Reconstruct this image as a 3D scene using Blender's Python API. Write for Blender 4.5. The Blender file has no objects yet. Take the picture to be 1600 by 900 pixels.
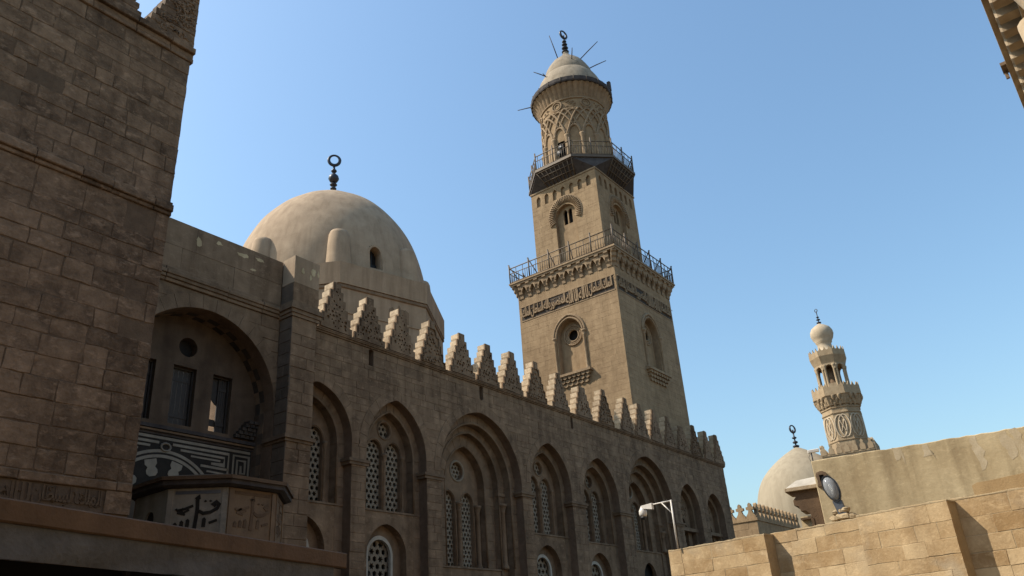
import bpy, math, random
import numpy as np
from mathutils import Vector, Matrix
from mathutils.geometry import tessellate_polygon

R_ = math.radians
S = bpy.context.scene
COL = S.collection

# ------------------------------------------------------------------ camera, sky, sun, exposure
YAW, PITCH, ROLL, LENS = R_(35.66), R_(25.27), R_(-4.086), 1249.4 / 1600 * 36
fw = Vector((math.cos(YAW) * math.cos(PITCH), math.sin(YAW) * math.cos(PITCH), math.sin(PITCH)))
rt = Vector((math.sin(YAW), -math.cos(YAW), 0)); up = rt.cross(fw)
r2 = math.cos(ROLL) * rt + math.sin(ROLL) * up
u2 = -math.sin(ROLL) * rt + math.cos(ROLL) * up
cam = bpy.data.objects.new('camera', bpy.data.cameras.new('camera')); COL.objects.link(cam)
cam.matrix_world = Matrix(((r2.x, u2.x, -fw.x, 0), (r2.y, u2.y, -fw.y, 0), (r2.z, u2.z, -fw.z, 1.6), (0, 0, 0, 1)))
cam.data.lens = LENS; cam.data.sensor_width = 36; cam.data.clip_start = .1; cam.data.clip_end = 3000
S.camera = cam

SUN = Vector((-0.70, 1.0, 1.30)).normalized()          # towards the sun
W = bpy.data.worlds.new('World'); S.world = W; W.use_nodes = True
nt = W.node_tree; nt.nodes.clear()
sky = nt.nodes.new('ShaderNodeTexSky'); sky.sky_type = 'NISHITA'; sky.sun_disc = False
sky.sun_elevation = math.asin(SUN.z); sky.sun_rotation = math.atan2(SUN.x, SUN.y)
sky.altitude = 20; sky.air_density = 1.5; sky.dust_density = 2.2; sky.ozone_density = 4.0
bg = nt.nodes.new('ShaderNodeBackground'); bg.inputs['Strength'].default_value = .15
wo = nt.nodes.new('ShaderNodeOutputWorld')
tint = nt.nodes.new('ShaderNodeMix'); tint.data_type = 'RGBA'; tint.blend_type = 'MULTIPLY'; tint.inputs['Factor'].default_value = 1
tint.inputs['B'].default_value = (.84, .925, .92, 1)      # white balance of the whole sky
nt.links.new(sky.outputs[0], tint.inputs['A']); nt.links.new(tint.outputs['Result'], bg.inputs[0]); nt.links.new(bg.outputs[0], wo.inputs[0])
sl = bpy.data.lights.new('sun', 'SUN'); sl.energy = 4.1; sl.angle = R_(.53); sl.color = (1, .905, .765)
so = bpy.data.objects.new('sun', sl); COL.objects.link(so)
so.rotation_euler = SUN.to_track_quat('Z', 'Y').to_euler(); so.location = (-60, 60, 90)
S.view_settings.view_transform = 'Standard'; S.view_settings.look = 'None'
S.view_settings.exposure = 0.6; S.view_settings.gamma = 1

# ------------------------------------------------------------------ helpers
class Fr:
    """a wall's own axes: u along it, v up, w out of it"""
    def __init__(s, o, ang, n_out=None):
        s.o = Vector(o); s.u = Vector((math.cos(ang), math.sin(ang), 0)); s.n = s.u.cross(Vector((0, 0, 1)))
    def __call__(s, u, v, w=0.0):
        return s.o + s.u * u + Vector((0, 0, v)) + s.n * w

def area2(p): return sum(p[i - 1][0] * p[i][1] - p[i][0] * p[i - 1][1] for i in range(len(p)))

def inset(p, c):
    n = len(p); out = []
    for i in range(n):
        a, b, d = Vector(p[i - 1]).to_2d(), Vector(p[i]).to_2d(), Vector(p[(i + 1) % n]).to_2d()
        e1 = (b - a); e2 = (d - b)
        if e1.length < 1e-6 or e2.length < 1e-6: out.append((b.x, b.y)); continue
        e1.normalize(); e2.normalize()
        m = Vector((-e1.y - e2.y, e1.x + e2.x))
        if m.length < 1e-4: out.append((b.x, b.y)); continue
        m.normalize(); k = max(.5, m.dot(Vector((-e1.y, e1.x))))
        b = b + m * (c / k); out.append((b.x, b.y))
    return out

class MB:
    def __init__(s): s.v = []; s.f = []; s.sm = []
    def add(s, vs, fs, smooth=False):
        o = len(s.v); s.v += [tuple(v) for v in vs]
        for f in fs: s.f.append(tuple(i + o for i in f)); s.sm.append(smooth)
        return s
    def box(s, x0, x1, y0, y1, z0, z1):
        v = [(x, y, z) for x in (x0, x1) for y in (y0, y1) for z in (z0, z1)]
        return s.add(v, [(0, 1, 3, 2), (4, 6, 7, 5), (0, 4, 5, 1), (2, 3, 7, 6), (0, 2, 6, 4), (1, 5, 7, 3)])
    def fbox(s, fr, u0, u1, v0, v1, w0, w1):
        return s.prism([(u0, v0), (u1, v0), (u1, v1), (u0, v1)], fr, w0, w1)
    def prism(s, p, fr, w0, w1, ch=0.0, back=True):
        if area2(p) < 0: p = p[::-1]
        n = len(p); vs = [fr(a, b, w0) for a, b in p]
        fs = []
        if ch > 0:
            vs += [fr(a, b, w1 - ch) for a, b in p] + [fr(a, b, w1) for a, b in inset(p, ch)]
            rings = 2
        else:
            vs += [fr(a, b, w1) for a, b in p]; rings = 1
        for r in range(rings):
            for i in range(n):
                j = (i + 1) % n; fs.append((r * n + i, r * n + j, (r + 1) * n + j, (r + 1) * n + i))
        fs.append(tuple(range(rings * n, rings * n + n)))
        if back: fs.append(tuple(range(n - 1, -1, -1)))
        return s.add(vs, fs)
    def plate(s, outer, holes, fr, w0, w1):
        loops = [outer if area2(outer) > 0 else outer[::-1]] + [h if area2(h) < 0 else h[::-1] for h in holes]
        tri = tessellate_polygon([[Vector((a, b, 0)) for a, b in l] for l in loops])
        flat = [q for l in loops for q in l]; n = len(flat)
        vs = [fr(a, b, w1) for a, b in flat] + [fr(a, b, w0) for a, b in flat]
        fs = []
        for t in tri:
            A, B, C_ = (flat[i] for i in t)
            if (B[0] - A[0]) * (C_[1] - A[1]) - (B[1] - A[1]) * (C_[0] - A[0]) < 0: t = t[::-1]
            fs.append(tuple(t)); fs.append(tuple(i + n for i in t[::-1]))
        o = 0
        for l in loops:
            m = len(l)
            for i in range(m):
                j = (i + 1) % m; fs.append((o + i, o + i + n, o + j + n, o + j))
            o += m
        return s.add(vs, fs)
    def lathe(s, prof, cx, cy, n=32, a0=0.0, smooth=True, skip=None, amp=None, capb=False):
        """prof: (r, z) bottom to top"""
        m = len(prof); vs = []; fs = []
        for r, z in prof:
            for i in range(n):
                a = a0 + 2 * math.pi * i / n; rr = r if amp is None else r + amp(i, r, z)
                vs.append((cx + rr * math.cos(a), cy + rr * math.sin(a), z))
        for k in range(m - 1):
            for i in range(n):
                j = (i + 1) % n
                if skip and skip(a0 + 2 * math.pi * (i + .5) / n, (prof[k][1] + prof[k + 1][1]) / 2): continue
                fs.append((k * n + i, k * n + j, (k + 1) * n + j, (k + 1) * n + i))
        fs.append(tuple(range((m - 1) * n, m * n)))
        if capb: fs.append(tuple(range(n - 1, -1, -1)))
        return s.add(vs, fs, smooth)
    def tube(s, pts, r, n=6, closed=False, smooth=True):
        pts = [Vector(p) for p in pts]; m = len(pts); vs = []; fs = []
        rs = r if isinstance(r, (list, tuple)) else [r] * m
        prev = None
        for k in range(m):
            a = pts[k - 1] if (k > 0 or closed) else pts[0]; b = pts[(k + 1) % m] if (k < m - 1 or closed) else pts[-1]
            t = (b - a).normalized()
            if prev is None:
                q = Vector((0, 0, 1)) if abs(t.z) < .9 else Vector((1, 0, 0)); x = t.cross(q).normalized()
            else:
                x = (prev - t * prev.dot(t)).normalized()
            prev = x; y = t.cross(x)
            for i in range(n):
                c = 2 * math.pi * i / n; vs.append(pts[k] + (x * math.cos(c) + y * math.sin(c)) * rs[k])
        for k in range(m if closed else m - 1):
            for i in range(n):
                j = (i + 1) % n; k2 = (k + 1) % m
                fs.append((k * n + i, k * n + j, k2 * n + j, k2 * n + i))
        if not closed: fs.append(tuple(range(n - 1, -1, -1))); fs.append(tuple(range((m - 1) * n, m * n)))
        return s.add(vs, fs, smooth)
    def stroke(s, pts, wd, fr, w0, w1, closed=False):
        """flat band along a 2D line in a wall's axes"""
        P = [Vector(p) for p in pts]; n = len(P); L = []; Rr = []
        for i in range(n):
            a = P[i - 1] if (i > 0 or closed) else P[i]; b = P[(i + 1) % n] if (i < n - 1 or closed) else P[i]
            t = (b - a)
            if t.length < 1e-6: t = Vector((1, 0))
            t.normalize()
            m = Vector((-t.y, t.x)); k = 1.0
            if i > 0 and i < n - 1:
                e = (P[i] - P[i - 1]).normalized(); k = max(.5, abs(m.dot(Vector((-e.y, e.x)))))
            L.append(P[i] + m * wd / 2 / k); Rr.append(P[i] - m * wd / 2 / k)
        for i in range(n if closed else n - 1):
            j = (i + 1) % n; s.prism([tuple(Rr[i]), tuple(Rr[j]), tuple(L[j]), tuple(L[i])], fr, w0, w1)
        return s
    def build(s, name, mat, parent=None, label=None):
        me = bpy.data.meshes.new(name)
        root = parent
        while root is not None and root.parent is not None: root = root.parent
        off = root.location if root is not None else Vector((0, 0, 0))
        me.from_pydata([(v[0] - off.x, v[1] - off.y, v[2] - off.z) for v in s.v], [], s.f)
        me.materials.append(mat)
        if any(s.sm): me.polygons.foreach_set('use_smooth', s.sm)
        me.update()
        o = bpy.data.objects.new(name, me); COL.objects.link(o)
        if parent is not None: o.parent = parent
        if label: o['label'] = label
        return o

def thing(name, label, cat, loc, group=None):
    o = bpy.data.objects.new(name, None); COL.objects.link(o); o.location = loc; o.empty_display_size = .3
    o['label'] = label; o['category'] = cat
    if group: o['group'] = group
    return o

def child_copy(src, parent, d, name=None):
    c = src.copy(); COL.objects.link(c); c.parent = parent; c.location = src.location + Vector(d)
    if name: c.name = name
    return c

# ------------------------------------------------------------------ materials
def N_(t, k, **kw):
    n = t.nodes.new(k)
    for a, b in kw.items(): setattr(n, a, b)
    return n

def stone(name, dark, light, scale=3.0, var=.5, stain=.5, streak=.3, bump=.35, rough=.92, grain=22., tint=None, pits=0.0, bd=.05, scuff=0.0):
    m = bpy.data.materials.new(name); m.use_nodes = True; t = m.node_tree; t.nodes.clear(); L = t.links.new
    out = N_(t, 'ShaderNodeOutputMaterial'); bs = N_(t, 'ShaderNodeBsdfPrincipled'); L(bs.outputs[0], out.inputs[0])
    bs.inputs['Roughness'].default_value = rough
    bs.inputs['Specular IOR Level'].default_value = .25
    g = N_(t, 'ShaderNodeNewGeometry'); oi = N_(t, 'ShaderNodeObjectInfo')
    def noise(sc, det=4, dist=0, vec=None, r=.55):
        n = N_(t, 'ShaderNodeTexNoise'); n.inputs['Scale'].default_value = sc; n.inputs['Detail'].default_value = det
        n.inputs['Roughness'].default_value = r; n.inputs['Distortion'].default_value = dist
        L(vec if vec else g.outputs['Position'], n.inputs['Vector']); return n.outputs['Fac']
    def math_(op, a, b=None, c=None, clamp=False):
        n = N_(t, 'ShaderNodeMath', operation=op, use_clamp=clamp)
        for i, x in enumerate((a, b, c)):
            if x is None: continue
            if isinstance(x, (int, float)): n.inputs[i].default_value = x
            else: L(x, n.inputs[i])
        return n.outputs[0]
    n1, n2, n3 = noise(.3, 5), noise(scale, 7, .4), noise(grain, 4)
    mp = N_(t, 'ShaderNodeMapping'); mp.inputs['Scale'].default_value = (1.3, 1.3, .13); L(g.outputs['Position'], mp.inputs['Vector'])
    st = noise(1.6, 5, .3, mp.outputs[0])
    rnd = math_('SUBTRACT', math_('FRACT', math_('ADD', g.outputs['Random Per Island'], oi.outputs['Random'])), .5)
    f = math_('MULTIPLY_ADD', math_('SUBTRACT', n2, .5), 1.5, .5)
    f = math_('MULTIPLY_ADD', rnd, var, f)
    f = math_('MULTIPLY_ADD', math_('SUBTRACT', n1, .5), stain * 2.2, f)
    f = math_('MULTIPLY_ADD', math_('SUBTRACT', n3, .5), .5, f, clamp=True)
    mx = N_(t, 'ShaderNodeMix', data_type='RGBA'); L(f, mx.inputs['Factor'])
    mx.inputs['A'].default_value = (*dark, 1); mx.inputs['B'].default_value = (*light, 1)
    cr = N_(t, 'ShaderNodeMapRange'); L(st, cr.inputs['Value'])
    cr.inputs['From Min'].default_value = .42; cr.inputs['From Max'].default_value = .68
    m2 = N_(t, 'ShaderNodeMix', data_type='RGBA', blend_type='MULTIPLY'); L(math_('MULTIPLY', cr.outputs[0], streak), m2.inputs['Factor'])
    L(mx.outputs['Result'], m2.inputs['A']); m2.inputs['B'].default_value = (.42, .38, .34, 1)
    colr = m2.outputs['Result']
    if tint:
        m3 = N_(t, 'ShaderNodeMix', data_type='RGBA'); L(colr, m3.inputs['A']); m3.inputs['B'].default_value = (*tint, 1)
        q = N_(t, 'ShaderNodeMapRange'); L(noise(.8, 4, .6), q.inputs['Value']); q.inputs['From Min'].default_value = .55; q.inputs['From Max'].default_value = .72
        L(math_('MULTIPLY', q.outputs[0], .6), m3.inputs['Factor']); colr = m3.outputs['Result']
    if scuff > 0:
        mp2 = N_(t, 'ShaderNodeMapping'); mp2.inputs['Scale'].default_value = (1, 1, 1.9); L(g.outputs['Position'], mp2.inputs['Vector'])
        q = N_(t, 'ShaderNodeMapRange'); L(noise(3.2, 9, .25, mp2.outputs[0], .72), q.inputs['Value']); q.inputs['From Min'].default_value = .54; q.inputs['From Max'].default_value = .70
        m4 = N_(t, 'ShaderNodeMix', data_type='RGBA'); L(colr, m4.inputs['A']); m4.inputs['B'].default_value = (*[min(1, c * 1.45 + .02) for c in light], 1)
        L(math_('MULTIPLY', q.outputs[0], scuff), m4.inputs['Factor']); colr = m4.outputs['Result']
        q = N_(t, 'ShaderNodeMapRange'); L(noise(7, 6, .8, None, .7), q.inputs['Value']); q.inputs['From Min'].default_value = .60; q.inputs['From Max'].default_value = .72
        m5 = N_(t, 'ShaderNodeMix', data_type='RGBA'); L(colr, m5.inputs['A']); m5.inputs['B'].default_value = (*[c * .6 for c in dark], 1)
        L(math_('MULTIPLY', q.outputs[0], scuff), m5.inputs['Factor']); colr = m5.outputs['Result']
    L(colr, bs.inputs['Base Color'])
    h = math_('ADD', math_('MULTIPLY', n2, 1.0), math_('MULTIPLY', n3, .5))
    if pits > 0:
        vo = N_(t, 'ShaderNodeTexVoronoi'); vo.inputs['Scale'].default_value = 9; L(g.outputs['Position'], vo.inputs['Vector'])
        h = math_('ADD', h, math_('MULTIPLY', vo.outputs['Distance'], pits))
    b = N_(t, 'ShaderNodeBump'); b.inputs['Strength'].default_value = bump; b.inputs['Distance'].default_value = bd
    L(h, b.inputs['Height']); L(b.outputs[0], bs.inputs['Normal'])
    return m

def plain(name, col, rough=.6, metal=0., var=.25, sc=6.):
    m = bpy.data.materials.new(name); m.use_nodes = True; t = m.node_tree; bs = t.nodes['Principled BSDF']; L = t.links.new
    g = N_(t, 'ShaderNodeNewGeometry'); n = N_(t, 'ShaderNodeTexNoise'); n.inputs['Scale'].default_value = sc; n.inputs['Detail'].default_value = 5
    L(g.outputs['Position'], n.inputs['Vector'])
    mx = N_(t, 'ShaderNodeMix', data_type='RGBA'); L(n.outputs['Fac'], mx.inputs['Factor'])
    mx.inputs['A'].default_value = (*[c * (1 - var) for c in col], 1); mx.inputs['B'].default_value = (*[min(1, c * (1 + var)) for c in col], 1)
    L(mx.outputs['Result'], bs.inputs['Base Color']); bs.inputs['Roughness'].default_value = rough; bs.inputs['Metallic'].default_value = metal
    return m

M = {}
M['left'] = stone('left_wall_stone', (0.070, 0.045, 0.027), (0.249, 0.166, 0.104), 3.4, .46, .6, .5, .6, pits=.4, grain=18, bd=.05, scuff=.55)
M['left_mortar'] = stone('left_wall_mortar', (0.075, 0.049, 0.031), (0.141, 0.097, 0.061), 4, .1, .4, .2, .5)
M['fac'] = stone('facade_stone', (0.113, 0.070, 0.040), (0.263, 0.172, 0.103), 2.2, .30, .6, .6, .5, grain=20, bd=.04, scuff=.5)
M['fac_mortar'] = stone('facade_mortar', (0.108, 0.069, 0.043), (0.199, 0.130, 0.084), 3, .1, .5, .3, .4)
M['recess'] = stone('recess_stone', (0.107, 0.070, 0.042), (0.244, 0.164, 0.102), 2.4, .25, .5, .35, .45)
M['merlon'] = stone('sunlit_merlon_stone', (0.268, 0.196, 0.128), (0.630, 0.487, 0.327), 4, .3, .3, .25, .5)  # pale tone carries the sunlight on the merlon sides
M['tower'] = stone('minaret_stone', (0.206, 0.136, 0.075), (0.340, 0.238, 0.138), 1.6, .12, .45, .3, .35, grain=14, scuff=.22)
M['tower_trim'] = stone('minaret_trim_stone', (0.199, 0.134, 0.080), (0.341, 0.247, 0.153), 3, .2, .4, .25, .45)
M['dome'] = stone('dome_plaster', (0.301, 0.215, 0.140), (0.420, 0.308, 0.207), 1.2, .1, .5, .35, .3, grain=10, scuff=.08)
M['drum'] = stone('drum_plaster', (0.257, 0.178, 0.112), (0.361, 0.257, 0.168), 1.0, .1, .5, .45, .22, grain=9)
M['porch'] = stone('porch_stone', (0.107, 0.070, 0.042), (0.244, 0.164, 0.102), 2.4, .25, .5, .35, .45)
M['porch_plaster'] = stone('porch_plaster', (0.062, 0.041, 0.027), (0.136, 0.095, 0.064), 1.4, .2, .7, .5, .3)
M['dark_voussoir'] = stone('dark_voussoir_stone', (.035, .029, .024), (.085, .066, .052), 3, .3, .4, .2, .4)
M['white_marble'] = stone('white_marble', (0.162, 0.139, 0.107), (0.285, 0.247, 0.187), 2, .2, .6, .45, .1, .5)
M['coping'] = stone('coping_plaster', (0.135, 0.090, 0.054), (0.261, 0.179, 0.114), 1.6, .15, .7, .6, .3, scuff=.4)
M['kiosk_marble'] = stone('kiosk_marble', (0.168, 0.150, 0.122), (0.311, 0.282, 0.233), 1.8, .2, .7, .5, .15, .6, scuff=.3)
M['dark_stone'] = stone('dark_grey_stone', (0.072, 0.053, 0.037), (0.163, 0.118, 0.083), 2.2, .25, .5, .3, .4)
M['black_marble'] = stone('black_marble', (.012, .010, .008), (.03, .025, .020), 3, .2, .3, .2, .1, .85)
M['red_marble'] = stone('ochre_marble', (0.108, 0.066, 0.035), (0.205, 0.130, 0.071), 2.4, .3, .5, .4, .15, .6)
M['grille'] = stone('stucco_grille', (0.181, 0.146, 0.106), (0.279, 0.228, 0.167), 3, .2, .4, .3, .2)
M['white_stucco'] = stone('white_stucco', (0.336, 0.300, 0.247), (0.464, 0.421, 0.352), 3, .2, .3, .3, .15)
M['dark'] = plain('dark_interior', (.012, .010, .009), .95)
M['soffit_wood'] = stone('dark_soffit_wood', (0.034, 0.028, 0.027), (0.085, 0.072, 0.066), 3, .3, .4, .2, .4)
M['wood'] = plain('shutter_wood', (.028, .021, .016), .7, 0, .4, 9)
M['iron'] = plain('railing_iron', (.11, .08, .054), .65, .2, .3, 4)
M['bronze'] = plain('finial_bronze', (.035, .038, .048), .45, .5, .3, 8)
M['sand'] = stone('yellow_sandstone', (0.291, 0.184, 0.085), (0.507, 0.373, 0.216), 2.0, .75, .55, .35, .4, grain=18, bd=.04, scuff=.4, tint=(.33, .27, .19))
M['sand_mortar'] = stone('sandstone_mortar', (.29, .21, .12), (.42, .33, .205), 4, .1, .4, .2, .4)
M['plaster'] = stone('yellow_plaster', (0.381, 0.289, 0.165), (0.531, 0.428, 0.264), .9, .05, .9, .55, .3, grain=9, scuff=.3)
M['patch'] = stone('brown_patch_plaster', (0.354, 0.231, 0.111), (0.464, 0.319, 0.163), 1.6, .1, .4, .2, .25)
M['lime'] = stone('lime_stain', (.40, .315, .195), (.55, .46, .325), 3.5, .2, .6, .3, .15)
M['far'] = stone('far_minaret_stone', (0.265, 0.187, 0.112), (0.382, 0.290, 0.184), 2.2, .3, .35, .25, .4)
M['far_light'] = stone('far_pale_stone', (0.363, 0.285, 0.198), (0.480, 0.394, 0.285), 2.2, .2, .35, .25, .3)
M['cap'] = stone('cap_plaster', (0.216, 0.170, 0.118), (0.336, 0.276, 0.204), 1.8, .15, .6, .4, .3)
M['far_dome'] = stone('far_dome_plaster', (0.274, 0.224, 0.156), (0.332, 0.278, 0.199), .9, .1, .4, .25, .15)
M['white_paint'] = plain('white_metal_paint', (.62, .58, .52), .4, 0, .06, 5)
M['grey_metal'] = plain('grey_metal', (.10, .105, .12), .45, .5, .2, 10)
M['black_metal'] = plain('black_metal', (.02, .02, .022), .5, .3, .2, 10)
M['awning'] = stone('grey_tarpaulin', (0.053, 0.051, 0.048), (0.128, 0.124, 0.117), 3.4, .1, .6, .35, .5, .8)
M['beam'] = stone('brown_fascia_wood', (0.074, 0.044, 0.023), (0.144, 0.089, 0.050), 2.2, .1, .5, .3, .3, .75)
M['cream'] = stone('cream_cornice_stone', (.26, .19, .118), (.44, .345, .235), 2.2, .3, .5, .3, .4)
M['ground'] = stone('street_paving', (0.095, 0.068, 0.046), (0.179, 0.131, 0.090), .8, .2, .4, .1, .4)
gm = bpy.data.materials.new('lamp_glass'); gm.use_nodes = True
b_ = gm.node_tree.nodes['Principled BSDF']; b_.inputs['Base Color'].default_value = (.50, .52, .54, 1); b_.inputs['Roughness'].default_value = .08
b_.inputs['Transmission Weight'].default_value = .55; b_.inputs['IOR'].default_value = 1.35
M['glass'] = gm

# ------------------------------------------------------------------ shapes
class Arch:
    def __init__(s, uc, a, vs, va, v0):
        s.uc, s.a, s.vs, s.va, s.v0 = uc, a, vs, va, v0
        h = va - vs; s.c = max(0.0, (h * h - a * a) / (2 * a)); s.r = a + s.c if h >= a else (a * a + h * h) / (2 * h); s.h = h
        s.low = h < a
    def half(s, v):
        if v <= s.vs: return s.a
        if v >= s.va: return 0.0
        y = v - s.vs
        if s.low: y += s.r - s.h; return math.sqrt(max(0, s.r ** 2 - y * y))
        return max(0.0, math.sqrt(max(0, s.r ** 2 - y * y)) - s.c)
    def iv(s, v): h = s.half(v); return (s.uc - h, s.uc + h)
    def arc(s, n=10):
        """right springing to apex to left springing"""
        if s.low:
            t0 = math.asin(s.a / s.r); P = [(s.uc + s.r * math.sin(t0 - 2 * t0 * i / (2 * n)), s.vs - (s.r - s.h) + s.r * math.cos(t0 - 2 * t0 * i / (2 * n))) for i in range(2 * n + 1)]
            return P
        te = math.acos(s.c / s.r)
        q = [(s.r * math.cos(te * i / n) - s.c, s.r * math.sin(te * i / n)) for i in range(n + 1)]
        return [(s.uc + x, s.vs + y) for x, y in q] + [(s.uc - x, s.vs + y) for x, y in q[-2::-1]]
    def outline(s, n=10): return [(s.uc - s.a, s.v0), (s.uc + s.a, s.v0)] + s.arc(n)
    def grown(s, d, dv0=0.0): return Arch(s.uc, s.a + d, s.vs, s.va + d * 1.12, s.v0 - dv0)

class Circ:
    def __init__(s, uc, vc, r): s.uc, s.vc, s.r = uc, vc, r; s.v0 = vc - r; s.va = vc + r
    def iv(s, v): d = s.r ** 2 - (v - s.vc) ** 2; h = math.sqrt(d) if d > 0 else 0; return (s.uc - h, s.uc + h)
    def outline(s, n=24): return [(s.uc + s.r * math.cos(2 * math.pi * i / n), s.vc + s.r * math.sin(2 * math.pi * i / n)) for i in range(n)]

class Rect:
    def __init__(s, u0, u1, v0, v1): s.u0, s.u1, s.v0, s.va = u0, u1, v0, v1; s.uc = (u0 + u1) / 2
    def iv(s, v): return (s.u0, s.u1) if s.v0 - 1e-6 <= v <= s.va + 1e-6 else (s.uc, s.uc)
    def outline(s, n=0): return [(s.u0, s.v0), (s.u1, s.v0), (s.u1, s.va), (s.u0, s.va)]

def masonry(rng, u0, u1, v0, v1, ch, wmin, wmax, ops=(), cut=(), gap=.012, hv=.12):
    """polygons of the single stones of a coursed wall, cut round its openings"""
    cs = [v0]; v = v0
    while v < v1 - ch * .6:
        v += ch * rng.uniform(1 - hv, 1 + hv); cs.append(min(v, v1))
    cs[-1] = v1
    for c in cut:
        if v0 < c < v1:
            i = min(range(len(cs)), key=lambda k: abs(cs[k] - c))
            if 0 < i < len(cs) - 1: cs[i] = c
    cs = sorted(set(cs)); res = []
    for va, vb in zip(cs[:-1], cs[1:]):
        act = sorted([o for o in ops if o.v0 < vb - .02 and o.va > va + .02], key=lambda o: o.uc)
        A, B = va + gap / 2, vb - gap / 2
        n = 5 if act else 1
        vv = [A + (B - A) * i / n for i in range(n + 1)]
        bounds = [[(u0, u0)] * (n + 1)] + [[o.iv(x) for x in vv] for o in act] + [[(u1, u1)] * (n + 1)]
        for k in range(len(bounds) - 1):
            Lb = [b[1] for b in bounds[k]]; Rb = [b[0] for b in bounds[k + 1]]
            lo, hi = max(Lb), min(Rb)
            if max(Rb) - min(Lb) < .04: continue
            js = []
            x = lo + rng.uniform(.35, 1.0) * wmax
            while x < hi - wmin * .55:
                js.append(x); x += rng.uniform(wmin, wmax)
            edges = [Lb] + [[j] * (n + 1) for j in js] + [Rb]
            for e0, e1 in zip(edges[:-1], edges[1:]):
                p0 = [(e0[i] + gap / 2, vv[i]) for i in range(n + 1)]; p1 = [(e1[i] - gap / 2, vv[i]) for i in range(n + 1)]
                keep = [i for i in range(n + 1) if p1[i][0] - p0[i][0] > .012]
                if len(keep) < 2: continue
                if len(set(e0)) == 1 and len(set(e1)) == 1: keep = [keep[0], keep[-1]]
                a = [p0[i] for i in keep]; b = [p1[i] for i in keep]
                if len(set(e0)) == 1: a = [a[0], a[-1]]
                if len(set(e1)) == 1: b = [b[0], b[-1]]
                res.append(b[0:1] and (a[0:1] + b + a[:0:-1]))
    return res

def rough_poly(p, rng, j, seg=.3):
    out = []
    for i in range(len(p)):
        a, b = p[i], p[(i + 1) % len(p)]
        d = math.dist(a, b); k = max(1, min(3, int(d / seg)))
        for q in range(k):
            t = q / k; out.append((a[0] + (b[0] - a[0]) * t + rng.uniform(-j, j), a[1] + (b[1] - a[1]) * t + rng.uniform(-j, j)))
    return out

CAMP = Vector((0, 0, 1.6))
def screen_size(p, fr):
    c = fr(sum(a for a, b in p) / len(p), sum(b for a, b in p) / len(p)); d = c - CAMP
    z = d.dot(fw)
    if z < 1: return 0
    x = d.dot(r2) / z; y = d.dot(u2) / z
    if abs(x) > .66 or abs(y) > .38: return 0
    return abs(area2(p)) * abs(d.normalized().dot(fr.n)) / z ** 2

def lay(polys, fr, mat, parent, rng, name='stone_block', proud=(.0, .02), back=-.08, ch=.012, jit=.0, limit=300, seg=.3):
    """the largest stones as parts of their own, whatever is left joined as stuff"""
    order = sorted(polys, key=lambda q: -screen_size(q, fr))
    rest = MB(); nrest = 0
    for i, p in enumerate(order):
        q = rough_poly(p, rng, jit, seg) if jit else p
        w1 = rng.uniform(*proud)
        if jit > .009 and rng.random() < .06: w1 -= .012          # a stone hidden under a mortar patch
        if i < limit and screen_size(p, fr) > 0:
            MB().prism(q, fr, back, w1, ch).build(name, mat, parent)
        else:
            rest.prism(q, fr, back, w1, ch); nrest += 1
    if nrest:
        o = rest.build(name + 's_beyond', mat, parent); o['kind'] = 'stuff'

def ring_poly(o, i, n=10):
    return o.outline(n), i.outline(n)

def voussoirs(ar, wd, n, fr, mat, parent, w0, w1, name='voussoir', alt=None, gap=.007, asmb=None):
    """wedge stones round an arch"""
    arc = ar.arc(40); ext = Arch(ar.uc, ar.a + wd, ar.vs, ar.va + wd * 1.1, ar.v0).arc(40); m = len(arc) - 1
    for k in range(n):
        t0, t1 = k / n, (k + 1) / n
        def at(P, t): i = min(m - 1, int(t * m)); f = t * m - i; return (P[i][0] + (P[i + 1][0] - P[i][0]) * f, P[i][1] + (P[i + 1][1] - P[i][1]) * f)
        g = gap / 2 / max(.2, ar.a * math.pi)
        ts = [t0 + g + (t1 - t0 - 2 * g) * q / 3 for q in range(4)]
        p = [at(ext, t) for t in ts] + [at(arc, t) for t in ts[::-1]]
        mt = alt[k % len(alt)] if alt else mat
        MB().prism(p, fr, w0, w1 + .003 * ((k * 7) % 3), .005).build(name, mt, parent)

def grille(fr, shape, cell, w0, w1, mb):
    """pierced plate: hexagon tiling, every third hexagon opened as a six-pointed star"""
    us = [p[0] for p in shape.outline()]; vs = [p[1] for p in shape.outline()]
    u0, u1, v0, v1 = min(us), max(us), min(vs), max(vs)
    R = cell; dx = R * math.sqrt(3); dy = R * 1.5
    for r in range(int((v1 - v0) / dy) + 3):
        for c in range(int((u1 - u0) / dx) + 3):
            cu = u0 - .2 * dx + c * dx + (r % 2) * dx / 2; cv = v0 + r * dy
            if cv > v1 + R: continue
            iv = shape.iv(min(max(cv, v0 + .01), v1 - .01))
            if cu < iv[0] - R * .9 or cu > iv[1] + R * .9: continue
            q = (c + (r // 2) + (r % 2) * 2 - 0) if False else None
            ax = c - (r // 2); star = (ax + 2 * r) % 3 == 0
            out = []; inn = []
            for k in range(12):
                a = math.pi / 6 * k + math.pi / 2
                ro = R if k % 2 == 0 else R * math.sqrt(3) / 2
                ri = (R * .46 if k % 2 == 0 else R * .83) if star else (R * .63 if k % 2 == 0 else R * .55)
                out.append((cu + ro * math.cos(a), cv + ro * math.sin(a))); inn.append((cu + ri * math.cos(a), cv + ri * math.sin(a)))
            V = [fr(a, b, w1) for a, b in out] + [fr(a, b, w1) for a, b in inn] + [fr(a, b, w0) for a, b in inn]
            F = []
            for k in range(12):
                j = (k + 1) % 12; F += [(k, j, 12 + j, 12 + k), (12 + k, 12 + j, 24 + j, 24 + k)]
            mb.add(V, F)
    return mb

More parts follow.
